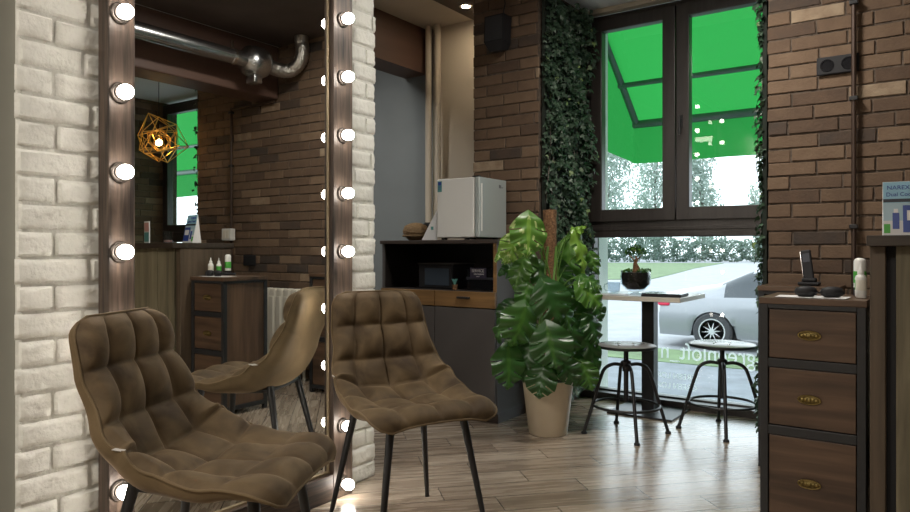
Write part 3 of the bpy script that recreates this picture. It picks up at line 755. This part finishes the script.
# speaker and downlight
rt = thing('wall_speaker', 'black loudspeaker hung high on the brick pillar', 'speaker', (-2.255, YB, 2.345))
MB().add([(-.068,-.13,.10),(.068,-.13,.10),(.068,-.03,.10),(-.068,-.03,.10), (-.07,-.135,-.06),(.07,-.135,-.06),(.06,-.03,-.06),(-.06,-.03,-.06), (-.045,-.105,-.115),(.045,-.105,-.115),(.04,-.03,-.10),(-.04,-.03,-.10)],
    [(0,1,2,3),(4,5,1,0),(5,6,2,1),(6,7,3,2),(7,4,0,3),(8,9,5,4),(9,10,6,5),(10,11,7,6),(11,8,4,7),(11,10,9,8)]).build('speaker_box', M['black_pl'], rt)
MB().add([(-.060,-.133,.092),(.060,-.133,.092),(.062,-.138,-.055),(-.062,-.138,-.055),(-.060,-.128,.092),(.060,-.128,.092),(.062,-.133,-.055),(-.062,-.133,-.055)], [(0,3,2,1),(0,1,5,4),(1,2,6,5),(2,3,7,6),(3,0,4,7)]).build('grille', mat('speaker_grille', (.028,.028,.03), .8, bump=1, bscale=400), rt)
MB().box((-.02,-.03,-.02),(.02,.0,.06)).build('wall_bracket', M['black'], rt)
MB().tube([(0,-.035,.10),(.01,-.012,.2),(.0,-.012,.28)], .003, 6).build('cable', M['black_pl'], rt)
def downlight(x, y, lab):
    rt = thing('downlight', lab, 'lamp', (x, y, H), 0, 'recessed ceiling spots')
    MB().lathe([(.030,-.001),(.044,-.001),(.046,-.006),(.030,-.008)], (0,0,0), 24, caps=False).build('trim_ring', M['chrome'], rt)
    MB().lathe([(.0001,-.003),(.029,-.003),(.029,-.006),(.0001,-.007)], (0,0,0), 20).build('lens', M['spot'], rt)
downlight(-2.60, 3.855, 'round recessed spot glowing in the dark ceiling left of the brick pillar')

# ------------------------------------------------------------------ brick wall fittings
rt = thing('wall_outlet', 'black double socket high on the brick wall right of the window', 'socket', (-.405, YB-.002, 1.885))
MB().box((-.09,-.012,-.043),(.09,0,.043),.005).build('cover_plate', M['black_pl'], rt)
for x in (-.045,.045): MB().lathe([(.030,0),(.030,.003),(.024,.003),(.022,.0005),(.0001,.0005)], (x,-.012,0), 20, 0, .5, Matrix.Rotation(PI/2,4,'X')).build('socket_insert', M['blackgloss'], rt)
rt = thing('wall_outlet', 'black socket plate low on the brick wall above the drawer cabinets, seen in the mirror', 'socket', (.68, YB-.002, .915))
MB().box((-.075,-.012,-.045),(.075,0,.045),.005).build('cover_plate', M['black_pl'], rt)
def wpipe(x, lab, z1=H, side=None):
    rt = thing('wall_pipe', lab, 'pipe', (x, YB-.03, 0)); mb = MB().cyl((0,0,0),(0,0,z1), .011, 12)
    if side: mb.tube([(0,0,z1-.012),(side,0,z1-.012)], .011, 10)
    mb.build('pipe', M['copper'], rt); mb = MB()
    for z in (.5,1.1,1.7,2.15):
        if z < z1: mb.box((-.018,-.018,z),(.018,.018,z+.02),.003)
    mb.build('pipe_clip', M['black'], rt)
M['copper'] = mat('dark_copper_pipe', (.060,.038,.028), .45, metal=.4)
wpipe(-.336, 'thin dark pipe running up the brick wall beside the black socket')
wpipe(.89, 'thin copper pipe on the brick wall, seen in the middle of the mirror', 2.20, -.55)
rt = thing('thermostat', 'small white wall box with a looped handle, seen in the mirror', 'box', (.90, YB-.03, 1.13))
MB().box((-.065,-.05,-.05),(.055,-.0,.05),.006).build('housing', M['white_pl'], rt)
MB().box((-.045,-.053,-.035),(-.01,-.05,.035),.002).box((.0,-.053,-.035),(.035,-.05,.035),.002).build('cover', M['rad'], rt)
MB().tube([(-.03,-.03,.05),(-.03,-.03,.075),(.03,-.03,.075),(.03,-.03,.05)], .004, 6).build('handle', M['chrome'], rt)
def radiator():
    rt = thing('radiator', 'white ribbed radiator on the brick wall, seen in the mirror', 'radiator', (-.02, YB-.115, .14))
    for k in range(10):
        x = k*.08-.14; mb = MB().box((x+.006,0,0),(x+.074,.08,.56),.014)
        mb.box((x+.015,-.012,.03),(x+.065,.0,.50),.006)
        mb.build('rib', M['rad'], rt)
    MB().cyl((-.16,.04,.03),(.68,.04,.03), .018, 10).cyl((-.16,.04,.53),(.68,.04,.53), .018, 10).build('header_pipe', M['rad'], rt)
    MB().box((.0,.08,.1),(.03,.103,.14)).box((.5,.08,.1),(.53,.103,.14)).build('wall_bracket', M['rad'], rt)
    MB().cyl((0,.06,-.14),(0,.06,.03), .012, 8).cyl((.5,.06,-.14),(.5,.06,.03), .012, 8).build('feed_pipe', M['rad'], rt)
radiator()
rt = thing('alarm_button', 'small red sensor under the brown beam, seen in the mirror', 'sensor', (.95, YB-.001, 2.36))
MB().lathe([(.035,0),(.035,.02),(.026,.038),(.0001,.042)], (0,0,0), 20, 0, .5, Matrix.Rotation(PI/2,4,'X')).build('cap', M['red'], rt)
# duct
def duct():
    rt = thing('ventilation_duct', 'shiny steel ventilation duct with inline fan, seen in the mirror', 'duct', (.12, 0, 2.385))
    MB().cyl((0,-2.5,0),(0,3.22,0), .055, 24).build('straight_pipe', M['steel'], rt)
    for y in (.2, 1.7, 3.16): MB().tube([(0,y,0),(0,y+.025,0)], .061, 24).box((-.008,y,.058),(.008,y+.02,.11)).build('pipe_clamp', M['chrome'], rt)
    MB().tube([(0,3.22,0),(0,3.27,0),(0,3.30,0),(0,3.34,0),(0,3.42,0),(0,3.46,0),(0,3.50,0)], [.055,.06,.105,.115,.115,.10,.05], 28).box((-.05,3.33,-.16),(.05,3.40,-.09),.005).build('inline_fan', M['steel'], rt)
    pts = catmull([(0,3.50,0),(-.02,3.58,-.015),(-.06,3.66,-.01),(-.13,3.69,.05),(-.16,3.69,.13),(-.15,3.69,.20),(-.15,3.69,.244)], 10)
    rr = [.050+.0035*(i%2) for i in range(len(pts))]
    MB().tube(pts, rr, 20).build('flexible_hose', mat('crinkled_foil', (.55,.53,.50), .32, metal=1, bump=1.0, bscale=45), rt)
duct()
def pendant():
    rt = thing('pendant_lamp', 'gold wire geometric pendant lamp with glowing bulb, seen in the mirror', 'lamp', (1.52, 3.48, 1.95))
    def poly(r, sq, seed, mb, wr):
        bm = bmesh.new(); bmesh.ops.create_icosphere(bm, subdivisions=1, radius=r)
        rot = Matrix.Rotation(seed, 3, 'X') @ Matrix.Rotation(seed*1.7, 3, 'Z')
        rn = random.Random(int(seed*100))
        for v in bm.verts: v.co = rot @ v.co; v.co *= rn.uniform(.85,1.3); v.co.z *= sq
        for e in bm.edges: mb.cyl(e.verts[0].co, e.verts[1].co, wr, 6)
        bm.free()
    mb = MB(); poly(.20, .95, .4, mb, .0035); poly(.17, 1.0, 2.1, mb, .003); mb.build('outer_cage', M['gold'], rt)
    mb = MB(); poly(.10, 1.0, 1.1, mb, .003); mb.build('inner_cage', M['gold'], rt)
    MB().sphere((0,0,-.02), .028, 16).build('light_bulb', M['lampbulb'], rt)
    MB().cyl((0,0,.01),(0,0,.06), .016, 12).build('lamp_holder', M['brass'], rt)
    MB().cyl((0,0,.06),(0,0,H-1.95-.03), .003, 6).build('cord', M['black_pl'], rt)
    MB().lathe([(.05,0),(.05,.03)], (0,0,H-1.95-.03), 20).build('ceiling_cup', M['black'], rt)
pendant()

# ------------------------------------------------------------------ drawer cabinets
def drawer_cabinet(label, loc, W_, D, top=.835):
    rt = thing('drawer_cabinet', label, 'cabinet', loc, 0, None)
    s = .026; zb = .03
    f = MB()
    for x in (0, W_-s):
        for y in (0, D-s): f.box((x,y,0),(x+s,y+s,top-.022),.002)
    zs = [(.797,.813),(.594,.624),(.360,.392),(.030,.055)]
    for z0, z1 in zs: f.box((s,0,z0),(W_-s,s,z1),.002)
    for x in (0,W_-s):
        for z0, z1 in ((.797,.813),(.030,.055)): f.box((x,s,z0),(x+s,D-s,z1),.002)
    f.build('frame', M['charcoal'], rt)
    MB().box((s*.3,s,.056),(s*.7,D-s,.796)).box((W_-s*.7,s,.056),(W_-s*.3,D-s,.796)).box((s,D-s*.7,.056),(W_-s,D-s*.3,.796)).build('side_panel', M['dwood_y'], rt)
    MB().box((-.003,-.004,top-.022),(W_+.003,D,top),.002).build('cabinet_top', M['dwood'], rt)
    for z0, z1 in ((.627,.794),(.395,.591),(.058,.357)):
        d = MB().box((s+.003,.004,z0),(W_-s-.003,.022,z1),.002).box((s+.012,.022,z0+.01),(W_-s-.012,D-s-.01,z1-.02)).build('drawer', M['dwood'], rt)
        zc = (z0+z1)/2; xc = W_/2-.005
        h = MB(); pts = [(xc+.034*math.cos(a*2*PI/28), -.004, zc+.014*math.sin(a*2*PI/28)) for a in range(28)]
        h.tube(pts, .0028, 6, closed=True)
        for k in range(-2,3): h.sphere((xc+k*.011,-.003,zc), .0065 if k else .008, 10, 0, (1,.5,1))
        h.lathe([(.001,0),(.030,.001),(.0001,.004)], (xc,.004,zc), 24, 0, .5, Matrix.Diagonal((1,1,.4,1)) @ Matrix.Rotation(PI/2,4,'X'))
        h.build('handle', M['brass'], d)
    return rt
drawer_cabinet('dark wood three-drawer cabinet with black frame beside the counter, holding phone and bottles', (-.522, 2.62, 0), .322, .33)
drawer_cabinet('dark wood drawer cabinet further back against the brick wall, half hidden by the front one', (-.695, 3.447, 0), .322, .315, .835)
# things on the front cabinet
TZ = .837
rt = thing('cordless_phone', 'black cordless phone standing in its charging base on the rear cabinet', 'phone', (-.500, 3.58, .837))
MB().box((-.045,-.035,0),(.045,.035,.016),.006).box((-.03,-.02,.016),(.03,.025,.034),.006).build('charging_base', M['black_pl'], rt)
mx = Matrix.Translation((0,0,.02)) @ Matrix.Rotation(math.radians(-8),4,'Y') @ Matrix.Rotation(math.radians(-8),4,'X')
h = MB().box((-.022,-.010,0),(.022,.012,.145),.006,mtx=mx).build('handset', M['black_pl'], rt)
MB().box((-.015,-.0115,.088),(.015,-.010,.128),mtx=mx).build('display', M['darkprint'], h); MB().box((-.0235,-.004,.01),(-.022,.006,.14),mtx=mx).build('silver_trim', M['chrome'], h)
tag(MB().add([(-.475,2.63,TZ),(-.26,2.63,TZ),(-.255,2.76,TZ),(-.48,2.75,TZ),(-.475,2.63,TZ+.001),(-.26,2.63,TZ+.001),(-.255,2.76,TZ+.001),(-.48,2.75,TZ+.001)], [(3,2,1,0),(4,5,6,7),(0,1,5,4),(1,2,6,5),(2,3,7,6),(3,0,4,7)]).build('paper_sheet', M['paper']), 'white sheet of paper lying under the two black brushes on the cabinet', 'paper')
for x, lab in ((-.385, 'black rounded hairbrush on the cabinet, the one nearer the window'), (-.305, 'black rounded hairbrush on the cabinet, the one beside the white bottle')):
    rt = thing('paddle_brush', lab, 'brush', (x, 2.68, TZ+.002), .2, 'black brushes on the cabinet')
    MB().lathe([(.022,0),(.034,.008),(.037,.018),(.031,.030),(.015,.036),(.0001,.037)], (0,0,0), 24, 0, .5, Matrix.Diagonal((1,.7,1,1))).build('brush_head', M['black_pl'], rt)
    MB().tube([(0,.02,.014),(.01,.07,.012),(.015,.12,.010)], [.008,.006,.008], 8).build('handle', M['black_pl'], rt)
def bottle(loc, r, h, lab, cap=True):
    rt = thing('bottle', lab, 'bottle', loc, 0, 'bottles on the front drawer cabinet')
    if cap:
        MB().lathe([(r*.9,0),(r,.004),(r,h*.58),(r*.8,h*.66),(r*.4,h*.70),(r*.4,h*.72)], (0,0,0), 24).build('bottle_body', M['white_pl'], rt)
        MB().lathe([(r*.55,h*.70),(r*.55,h*.80),(r*.2,h*.86),(r*.12,h)], (0,0,0), 16).build('nozzle_cap', M['white_pl'], rt)
    else:
        MB().lathe([(r*.9,0),(r,.004),(r,h*.25),(r*.98,h*.26),(r*.98,h*.9),(r*.8,h*.97),(r*.3,h)], (0,0,0), 24).build('bottle_body', M['white_pl'], rt)
        MB().lathe([(r*1.02,0),(r*1.02,h*.22)], (0,0,0), 24).build('cap', M['black_pl'], rt)
    z0 = h*.22 if cap else h*.34
    MB().lathe([(r*1.005,z0),(r*1.01,z0+.001),(r*1.01,z0+h*.3),(r*1.005,z0+h*.3+.001)], (0,0,0), 24).build('label_band', M['greentext'] if lab.find('green') >= 0 else M['rad'], rt)
bottle((-.224,2.745,TZ), .017, .115, 'white dropper bottle with plain label, nearest the counter')
bottle((-.232,2.800,TZ), .016, .112, 'white dropper bottle with green label, middle of the three bottles')
bottle((-.238,2.865,TZ), .020, .135, 'taller white bottle with green label and black cap', False)

# ------------------------------------------------------------------ counter
def counter():
    rt = thing('reception_counter', 'wooden reception counter with grey-green plank front', 'counter', (-.19, 2.50, 0))
    MB().box((0,0,1.012),(1.62,.45,1.045),.003).build('counter_top', M['ctop'], rt)
    MB().box((.005,.055,0),(.048,.43,1.012),.003).build('end_post', M['cwood'], rt)
    MB().box((.048,.09,0),(.075,.10,1.012)).box((.048,.10,0),(1.6,.115,1.012)).build('recess_panel', M['black_pl'], rt)
    x = .075; n = MB()
    k = 0
    while x < 1.58:
        w_ = [.055,.13,.12,.14,.12][min(k,4)] if k < 5 else .13
        n.box((x,.060+.002*(k%2),.02),(min(x+w_,1.6)-.003,.10,1.012),.002); x += w_; k += 1
    n.build('plank_front', M['cpanel'], rt)
    MB().box((.06,.07,.0),(1.6,.10,.02)).build('plinth', M['black_pl'], rt)
counter()
CZ = 1.046
rt = thing('brochure_stand', 'white angled stand holding a blue cosmetics leaflet on the counter', 'leaflet', (-.155, 2.66, CZ), math.radians(6)); rt.scale = (1.1,1.1,1.1)
def lean(y0): return [(0,y0,0),(.115,y0,0),(.115,y0+.03,.155),(0,y0+.03,.155)]
MB().add([(0,0,0),(.115,0,0),(.115,.035,.162),(0,.035,.162),(0,.055,0),(.115,.055,0)], [(0,1,2,3),(3,2,5,4),(4,5,1,0),(0,3,4),(1,5,2)]).build('stand', M['paper'], rt)
def lp_(x, z, o): return (x, z*.035/.162-o, z)
def lrect(m_, x0, x1, z0, z1, o=.0012, nm='print', par=rt):
    return MB().add([lp_(x0,z0,o), lp_(x1,z0,o), lp_(x1,z1,o), lp_(x0,z1,o), lp_(x0,z0,.0), lp_(x1,z0,.0), lp_(x1,z1,.0), lp_(x0,z1,.0)], [(0,1,2,3),(0,4,5,1),(1,5,6,2),(2,6,7,3),(3,7,4,0)]).build(nm, m_, par)
lf = lrect(M['skyblue'], .001,.114,.001,.161,.0008,'leaflet')
lrect(M['darkprint'], .001,.114,.100,.110,.0016,'print',lf); lrect(M['paper'], .001,.114,.002,.098,.0012,'print',lf); lrect(mat('pale_blue_wash',(.42,.58,.66),.5), .001,.114,.045,.098,.0014,'print',lf)
lrect(M['blue'], .050,.112,.010,.090,.0020,'print',lf); lrect(M['paper'], .060,.105,.045,.075,.0024,'print',lf); lrect(M['blue'], .024,.041,.020,.068,.0020,'print',lf); lrect(M['paper'], .027,.038,.068,.080,.0020,'print',lf); lrect(M['greentext'], .002,.018,.008,.035,.0020,'print',lf)
tm = lambda x,z: Matrix.Translation((x, z*.035/.162-.0020, z)) @ Matrix.Rotation(PI/2-math.atan(.035/.162), 4, 'X')
text_mesh('NAREX', .018, 'leaflet_lettering', M['blue'], lf, tm(.010,.138)); text_mesh('Dual Cooling', .017, 'leaflet_lettering', M['blue'], lf, tm(.008,.118), xs=.95)
rt = thing('drinking_glass', 'clear drinking glass on the counter, seen in the mirror', 'glass', (.20, 2.72, CZ))
MB().lathe([(.028,0),(.034,.08),(.032,.08),(.026,.006),(.0001,.006)], (0,0,0), 24).build('glass_body', M['bowl'], rt)
MB().lathe([(.0001,.0065),(.025,.0065),(.027,.02),(.0001,.022)], (0,0,0), 20).build('sweets', M['pinkprint'], rt)
rt = thing('picture_card', 'small upright card with green and pink print at the far end of the counter', 'card', (.42, 2.70, CZ), .2)
MB().box((-.045,0,0),(.045,.006,.15)).build('card', M['paper'], rt); MB().box((-.04,-.001,.01),(.04,0,.075)).build('print', M['teal'], rt); MB().box((-.04,-.001,.08),(.04,0,.14)).build('print', M['pinkprint'], rt)

# ------------------------------------------------------------------ table and stools
def bar_table():
    rt = thing('pedestal_table', 'small square grey-topped table on a black column at the window', 'table', (-1.482, 4.235, 0))
    MB().box((-.268,-.268,.699),(.268,.24,.727),.003).build('tabletop', [M['tabletop']], rt)
    MB().box((-.2695,-.2695,.701),(.2695,-.268,.725)).box((.268,-.268,.701),(.2695,.24,.725)).build('edge_band', M['tableedge'], rt)
    MB().box((-.038,-.038,.012),(.038,.038,.69)).build('column', M['black'], rt)
    MB().box((-.13,-.13,.688),(.13,.13,.699)).build('top_plate', M['black'], rt)
    MB().box((-.20,-.20,0),(.20,.20,.012),.003).build('base_plate', M['black'], rt)
bar_table()
def stool(label, loc, rz, sr=.165):
    rt = thing('bar_stool', label, 'stool', loc, rz, None)
    sh = .485; s = MB().lathe([(.02,sh-.016),(sr-.006,sh-.016),(sr,sh-.012),(sr,sh-.003),(sr-.006,sh),(.0001,sh)], (0,0,0), 40).build('seat', M['stoolwood'], rt)
    MB().lathe([(sr+.0005,sh-.017),(sr+.004,sh-.015),(sr+.004,sh-.004),(sr+.0005,sh-.002)], (0,0,0), 40).build('seat_rim', M['black'], s)
    for a in (0.6,2.2,3.7,5.3): MB().lathe([(.007,0),(.006,.003),(.0001,.004)], (.055*math.cos(a),.055*math.sin(a),sh), 10).build('seat_bolt', M['chrome'], s)
    MB().cyl((0,0,.18),(0,0,sh-.016), .013, 14).lathe([(.02,.34),(.02,.37),(.026,.375),(.026,.395),(.016,.40)], (0,0,0), 18).lathe([(.045,sh-.024),(.05,sh-.017)], (0,0,0), 20).build('screw_column', M['black'], rt)
    for k in range(4):
        a = k*PI/2; d = Vector((math.cos(a), math.sin(a), 0))
        pts = catmull([(0.018*d.x,0.018*d.y,.375),(.07*d.x,.07*d.y,.378),(.115*d.x,.115*d.y,.355),(.14*d.x,.14*d.y,.30),(.185*d.x,.185*d.y,.15),(.228*d.x,.228*d.y,.012)], 8)
        l = MB().tube(pts, .0095, 10).build('leg', M['black'], rt)
        MB().lathe([(.016,0),(.016,.008),(.010,.014)], (.229*d.x,.229*d.y,0), 14).build('foot_pad', M['black_pl'], l)
    MB().tube([(.178*math.cos(a*2*PI/48), .178*math.sin(a*2*PI/48), .155) for a in range(48)], .0075, 8, closed=True).build('foot_ring', M['black'], rt)
stool('round black swivel stool beside the potted plant, left of the two', (-1.409, 3.65, 0), YAW, .158)
stool('round black swivel stool beside the drawer cabinet, right of the two', (-.993, 4.004, 0), YAW-math.radians(16), .172)
# on the table
def bonsai():
    rt = thing('bonsai_bowl', 'little bonsai tree growing in a glass bowl on the window table', 'plant', (-1.545, 4.16, .728))
    MB().lathe([(.045,0),(.05,.006),(.02,.012),(.055,.025),(.088,.060),(.092,.11),(.088,.145),(.085,.145),(.089,.11),(.084,.062),(.052,.03),(.0001,.028)], (0,0,0), 32).build('glass_bowl', M['bowl'], rt)
    MB().lathe([(.0001,.030),(.050,.032),(.080,.062),(.086,.108),(.082,.132),(.0001,.136)], (0,0,0), 28).build('soil', M['soil'], rt)
    MB().tube([(0,0,.125),(.005,0,.16),(-.004,.004,.19),(.006,0,.215),(.002,0,.235)], [.026,.022,.012,.008,.005], 10).tube([(.0,0,.20),(.02,.01,.225),(.035,.01,.24)], [.006,.004,.002], 6).tube([(.0,0,.20),(-.02,-.01,.225),(-.04,-.01,.245)], [.006,.004,.002], 6).build('trunk', M['coir'], rt)
    mb = MB()
    for c, r, n in (((-.035,0,.26),.030,60),((.0,0,.285),.030,60),((.035,.0,.262),.032,60)): leaf_cloud(mb, c, (r,r,r*.8), n, .010, n+int(c[0]*100))
    mb.build('foliage', M['mleaf'], rt, auto=False)
    mb = MB(); leaf_cloud(mb, (.05,0,.145), (.045,.05,.014), 90, .009, 5); leaf_cloud(mb, (-.04,0,.143), (.045,.05,.012), 60, .009, 6); mb.build('moss', M['mleaf'], rt, auto=False)
    return rt
bonsai()
rt = thing('glass_cup', 'clear glass cup standing left of the bonsai bowl', 'cup', (-1.645, 4.06, .728))
MB().lathe([(.025,0),(.036,.02),(.040,.075),(.038,.075),(.034,.022),(.0001,.006)], (0,0,0), 24).build('cup', M['bowl'], rt)
MB().tube([(-.038,0,.065),(-.06,0,.06),(-.064,0,.04),(-.055,0,.022),(-.036,0,.022)], .004, 8).build('handle', M['bowl'], rt)
rt = thing('menu_folder', 'black folder lying on the window table beside the bonsai', 'folder', (-1.345, 4.10, .728), .10)
MB().box((-.115,-.10,0),(.115,.12,.010),.002).build('cover', M['black_pl'], rt); MB().box((-.110,-.097,.010),(.110,.115,.014)).build('pages', M['darkprint'], rt); MB().box((-.115,-.10,.014),(.115,.12,.018),.001).build('cover', M['blackgloss'], rt)
tag(MB().box((-1.74,4.00,.728),(-1.56,4.10,.730)).build('paper_sheet', M['paper']), 'white sheet of paper at the left front edge of the window table', 'paper')

# ------------------------------------------------------------------ ivy panels
def ivy_leaf(mb, p, n, size, tone, rn):
    n = n.normalized(); u = Vector((rn.gauss(0,.6), rn.gauss(0,.6), -1)); u = (u-n*u.dot(n)).normalized(); v = n.cross(u)
    s = size; b = n*(-.18*s)
    pts = [p-u*.45*s, p-u*.35*s+v*.38*s+b, p+v*.52*s+u*.05*s+b, p+v*.22*s+u*.12*s, p+u*.75*s+b*.8, p-v*.22*s+u*.12*s, p-v*.52*s+u*.05*s+b, p-u*.35*s-v*.38*s+b]
    mb.add(pts, [(0,1,3,5,7),(1,2,3),(3,4,5),(5,6,7)], 0, tone)
def ivy(name, label, x, nx, y0, y1, z0, z1, n, depth, seed):
    rt = thing(name, label, 'ivy', (x, y0, z0)); rn = random.Random(seed)
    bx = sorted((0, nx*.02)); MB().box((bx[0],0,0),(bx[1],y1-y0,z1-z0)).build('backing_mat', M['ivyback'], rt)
    mb = MB(); hh = z1-z0
    for _ in range(n):
        y = rn.uniform(-.02,y1-y0); z = rn.uniform(.02,hh-.02)
        d = nx*(.02+depth*rn.random()*(0.65+.35*math.sin(z*9+y*14+seed)))
        nn = Vector((nx*rn.uniform(.3,1), rn.uniform(-1,.3), rn.uniform(-.2,.9)))
        ivy_leaf(mb, Vector((d,y,z)), nn, rn.uniform(.020,.046), min(1,max(0,rn.gauss(.42,.25))), rn)
    mb.build('leaves', M['ivy'], rt, auto=False)
    mb = MB()
    for _ in range(30):
        y = rn.uniform(0,y1-y0); z = rn.uniform(0,hh*.6); mb.tube([(nx*.02,y,z),(nx*.05,y+rn.uniform(-.05,.05),z+.2),(nx*.04,y+rn.uniform(-.05,.05),z+.4)], .0022, 5)
    mb.build('stems', M['bark'], rt, auto=False)
ivy('ivy_panel', 'tall artificial ivy panel between the brick pillar and the left of the window', XL+.012, 1, YB+.03, 4.395, .05, H-.04, 4600, .115, 11)
ivy('ivy_panel', 'thin strip of artificial ivy along the right edge of the window', XR-.012, -1, YB+.03, 4.395, .05, H-.04, 3200, .05, 12)
ivy('ivy_panel', 'artificial ivy on the edge of the brick wall, seen far left in the mirror', 1.425, 1, YB+.03, 4.395, .05, H-.04, 1200, .06, 13)

# ------------------------------------------------------------------ potted monstera
def monstera_leaf(base, tip, nrm, wid, seed, tonebase, curl=.18, nl=6, splits=True, varieg=0):
    rn = random.Random(seed); base = Vector(base); tip = Vector(tip); ax = tip-base; Ln = ax.length; ax.normalize()
    n = (nrm-ax*nrm.dot(ax)).normalized(); sd = ax.cross(n)
    mb = MB(); NS, NT = 72, 8
    def halfw(s):
        if s < .0: return 0
        return wid/2*(math.sin(PI*min(1,max(0,s))**.60)**.85)*(1.12-.25*s)
    def notch(s):
        ph = (s*nl*1.0+.15) % 1.0
        return 1.0 if (not splits or s < .14 or s > .93) else (1.0 if ph > .15 else .42)
    def pos(s, t, side):
        w_ = halfw(s); a = t*w_
        sweep = .75*t*w_*(1-s*.3)- (.22*wid*t*t if s < .25 else .22*wid*t*t*max(0,1-(s-.25)/.25))
        y = s*Ln+sweep*.8
        bend = -curl*Ln*(s**2)*.9 - curl*.6*wid*t*t + .012*math.sin(s*nl*2*PI)*t
        return base+ax*y+sd*side*a+n*bend
    for side in (-1,1):
        vid = {}; vs = []; fs = []; tn = []
        for i in range(NS+1):
            for j in range(NT+1): vs.append(tuple(pos(i/NS, j/NT, side)))
        for i in range(NS):
            s = (i+.5)/NS; lim = notch(s)
            for j in range(NT):
                if (j+.5)/NT > lim: continue
                a = i*(NT+1)+j; q = (a, a+1, a+NT+2, a+NT+1); fs.append(q if side > 0 else q[::-1])
                tone = tonebase
                if j == 0: tone = min(.9, tone+.10)
                if varieg and math.sin(s*17+j*.6*side+seed)+.6*math.sin(j*1.9+seed+s*6) > 1.35-varieg: tone = .975
                tn.append(min(1, tone))
        o = len(mb.v); mb.v += vs
        for f, tt in zip(fs, tn): mb.f.append([k+o for k in f]); mb.m.append(0); mb.t.append(tt); mb.sm.append(True)
    return mb
def monstera():
    c0 = Vector((-1.763, 3.415, 0)); rt = thing('potted_monstera', 'big split-leaf houseplant on a moss pole in a beige pot', 'plant', tuple(c0))
    MB().lathe([(.098,0),(.104,.004),(.139,.285),(.142,.290),(.142,.298),(.132,.298),(.128,.27),(.0001,.27)], (0,0,0), 44).build('pot', M['pot'], rt)
    MB().lathe([(.0001,.272),(.127,.272),(.0001,.285)], (0,0,0), 30).build('soil', M['soil'], rt)
    pole = Vector((.0,.02,0)); 
    MB().tube([pole+Vector((0,0,.27+k*.05)) for k in range(20)], [.036+.003*(k%2) for k in range(20)], 16).build('moss_pole', M['coir'], rt)
    up = Vector((0,0,1)); D = 3.80
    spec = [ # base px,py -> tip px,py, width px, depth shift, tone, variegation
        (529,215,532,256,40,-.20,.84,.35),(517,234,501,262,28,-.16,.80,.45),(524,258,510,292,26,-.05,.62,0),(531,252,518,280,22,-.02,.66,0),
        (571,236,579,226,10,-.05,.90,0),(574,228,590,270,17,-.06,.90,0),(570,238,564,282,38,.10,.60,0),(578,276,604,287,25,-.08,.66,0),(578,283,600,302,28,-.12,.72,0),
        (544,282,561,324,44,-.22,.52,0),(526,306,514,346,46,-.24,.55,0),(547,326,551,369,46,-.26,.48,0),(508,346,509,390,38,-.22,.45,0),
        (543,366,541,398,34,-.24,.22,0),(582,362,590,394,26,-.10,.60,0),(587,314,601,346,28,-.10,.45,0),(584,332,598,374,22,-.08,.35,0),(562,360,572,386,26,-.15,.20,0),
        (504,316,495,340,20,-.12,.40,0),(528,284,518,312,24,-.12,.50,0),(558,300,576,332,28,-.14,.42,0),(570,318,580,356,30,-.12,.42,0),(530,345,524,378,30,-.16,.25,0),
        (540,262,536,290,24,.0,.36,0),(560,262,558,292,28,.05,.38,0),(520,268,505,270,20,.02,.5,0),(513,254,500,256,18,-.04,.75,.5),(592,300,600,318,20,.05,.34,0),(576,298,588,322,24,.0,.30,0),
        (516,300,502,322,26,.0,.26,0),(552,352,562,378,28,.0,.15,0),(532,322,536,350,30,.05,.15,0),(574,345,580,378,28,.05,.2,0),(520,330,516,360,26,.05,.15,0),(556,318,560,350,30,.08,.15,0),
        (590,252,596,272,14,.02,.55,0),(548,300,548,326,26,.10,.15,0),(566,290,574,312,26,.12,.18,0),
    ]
    rn = random.Random(3)
    for i, (bx, by, tx, ty, wpx, dd, tone, vg) in enumerate(spec):
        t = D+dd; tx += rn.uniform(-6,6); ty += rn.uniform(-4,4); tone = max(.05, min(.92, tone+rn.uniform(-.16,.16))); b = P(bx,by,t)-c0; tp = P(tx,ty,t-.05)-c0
        wd = wpx*.93/FPX*t
        nrm = -FV*.85+up*rn.uniform(.2,.9)+RV*rn.uniform(-.75,.75)+Vector((0,0,rn.uniform(-.1,.2)))
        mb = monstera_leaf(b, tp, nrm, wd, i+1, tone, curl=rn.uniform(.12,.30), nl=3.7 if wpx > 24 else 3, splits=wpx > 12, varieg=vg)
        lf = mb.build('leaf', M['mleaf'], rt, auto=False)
        # petiole
        s = Vector((rn.uniform(-.03,.03), rn.uniform(-.03,.03), max(.28, min(b.z-.15, 1.1)*rn.uniform(.75,.95))))+Vector((pole.x,pole.y,0))
        if b.z < .5: s.z = .28
        mid = s.lerp(b, .55)+Vector((0,0,.07))
        MB().tube(catmull([s, mid, b+Vector((0,0,0))], 6), .0035, 6).build('leaf_stalk', M['stem'], lf)
    mb = MB()
    for k in range(5):
        a = k*1.26; mb.tube(catmull([(.03*math.cos(a),.03*math.sin(a),.275),(.06*math.cos(a),.02+.06*math.sin(a),.5),(.045*math.cos(a+.6),.02+.045*math.sin(a+.6),.8),(.04*math.cos(a+1.2),.02+.04*math.sin(a+1.2),1.02)], 6), .007, 7)
    mb.build('climbing_stems', M['stem'], rt)
monstera()
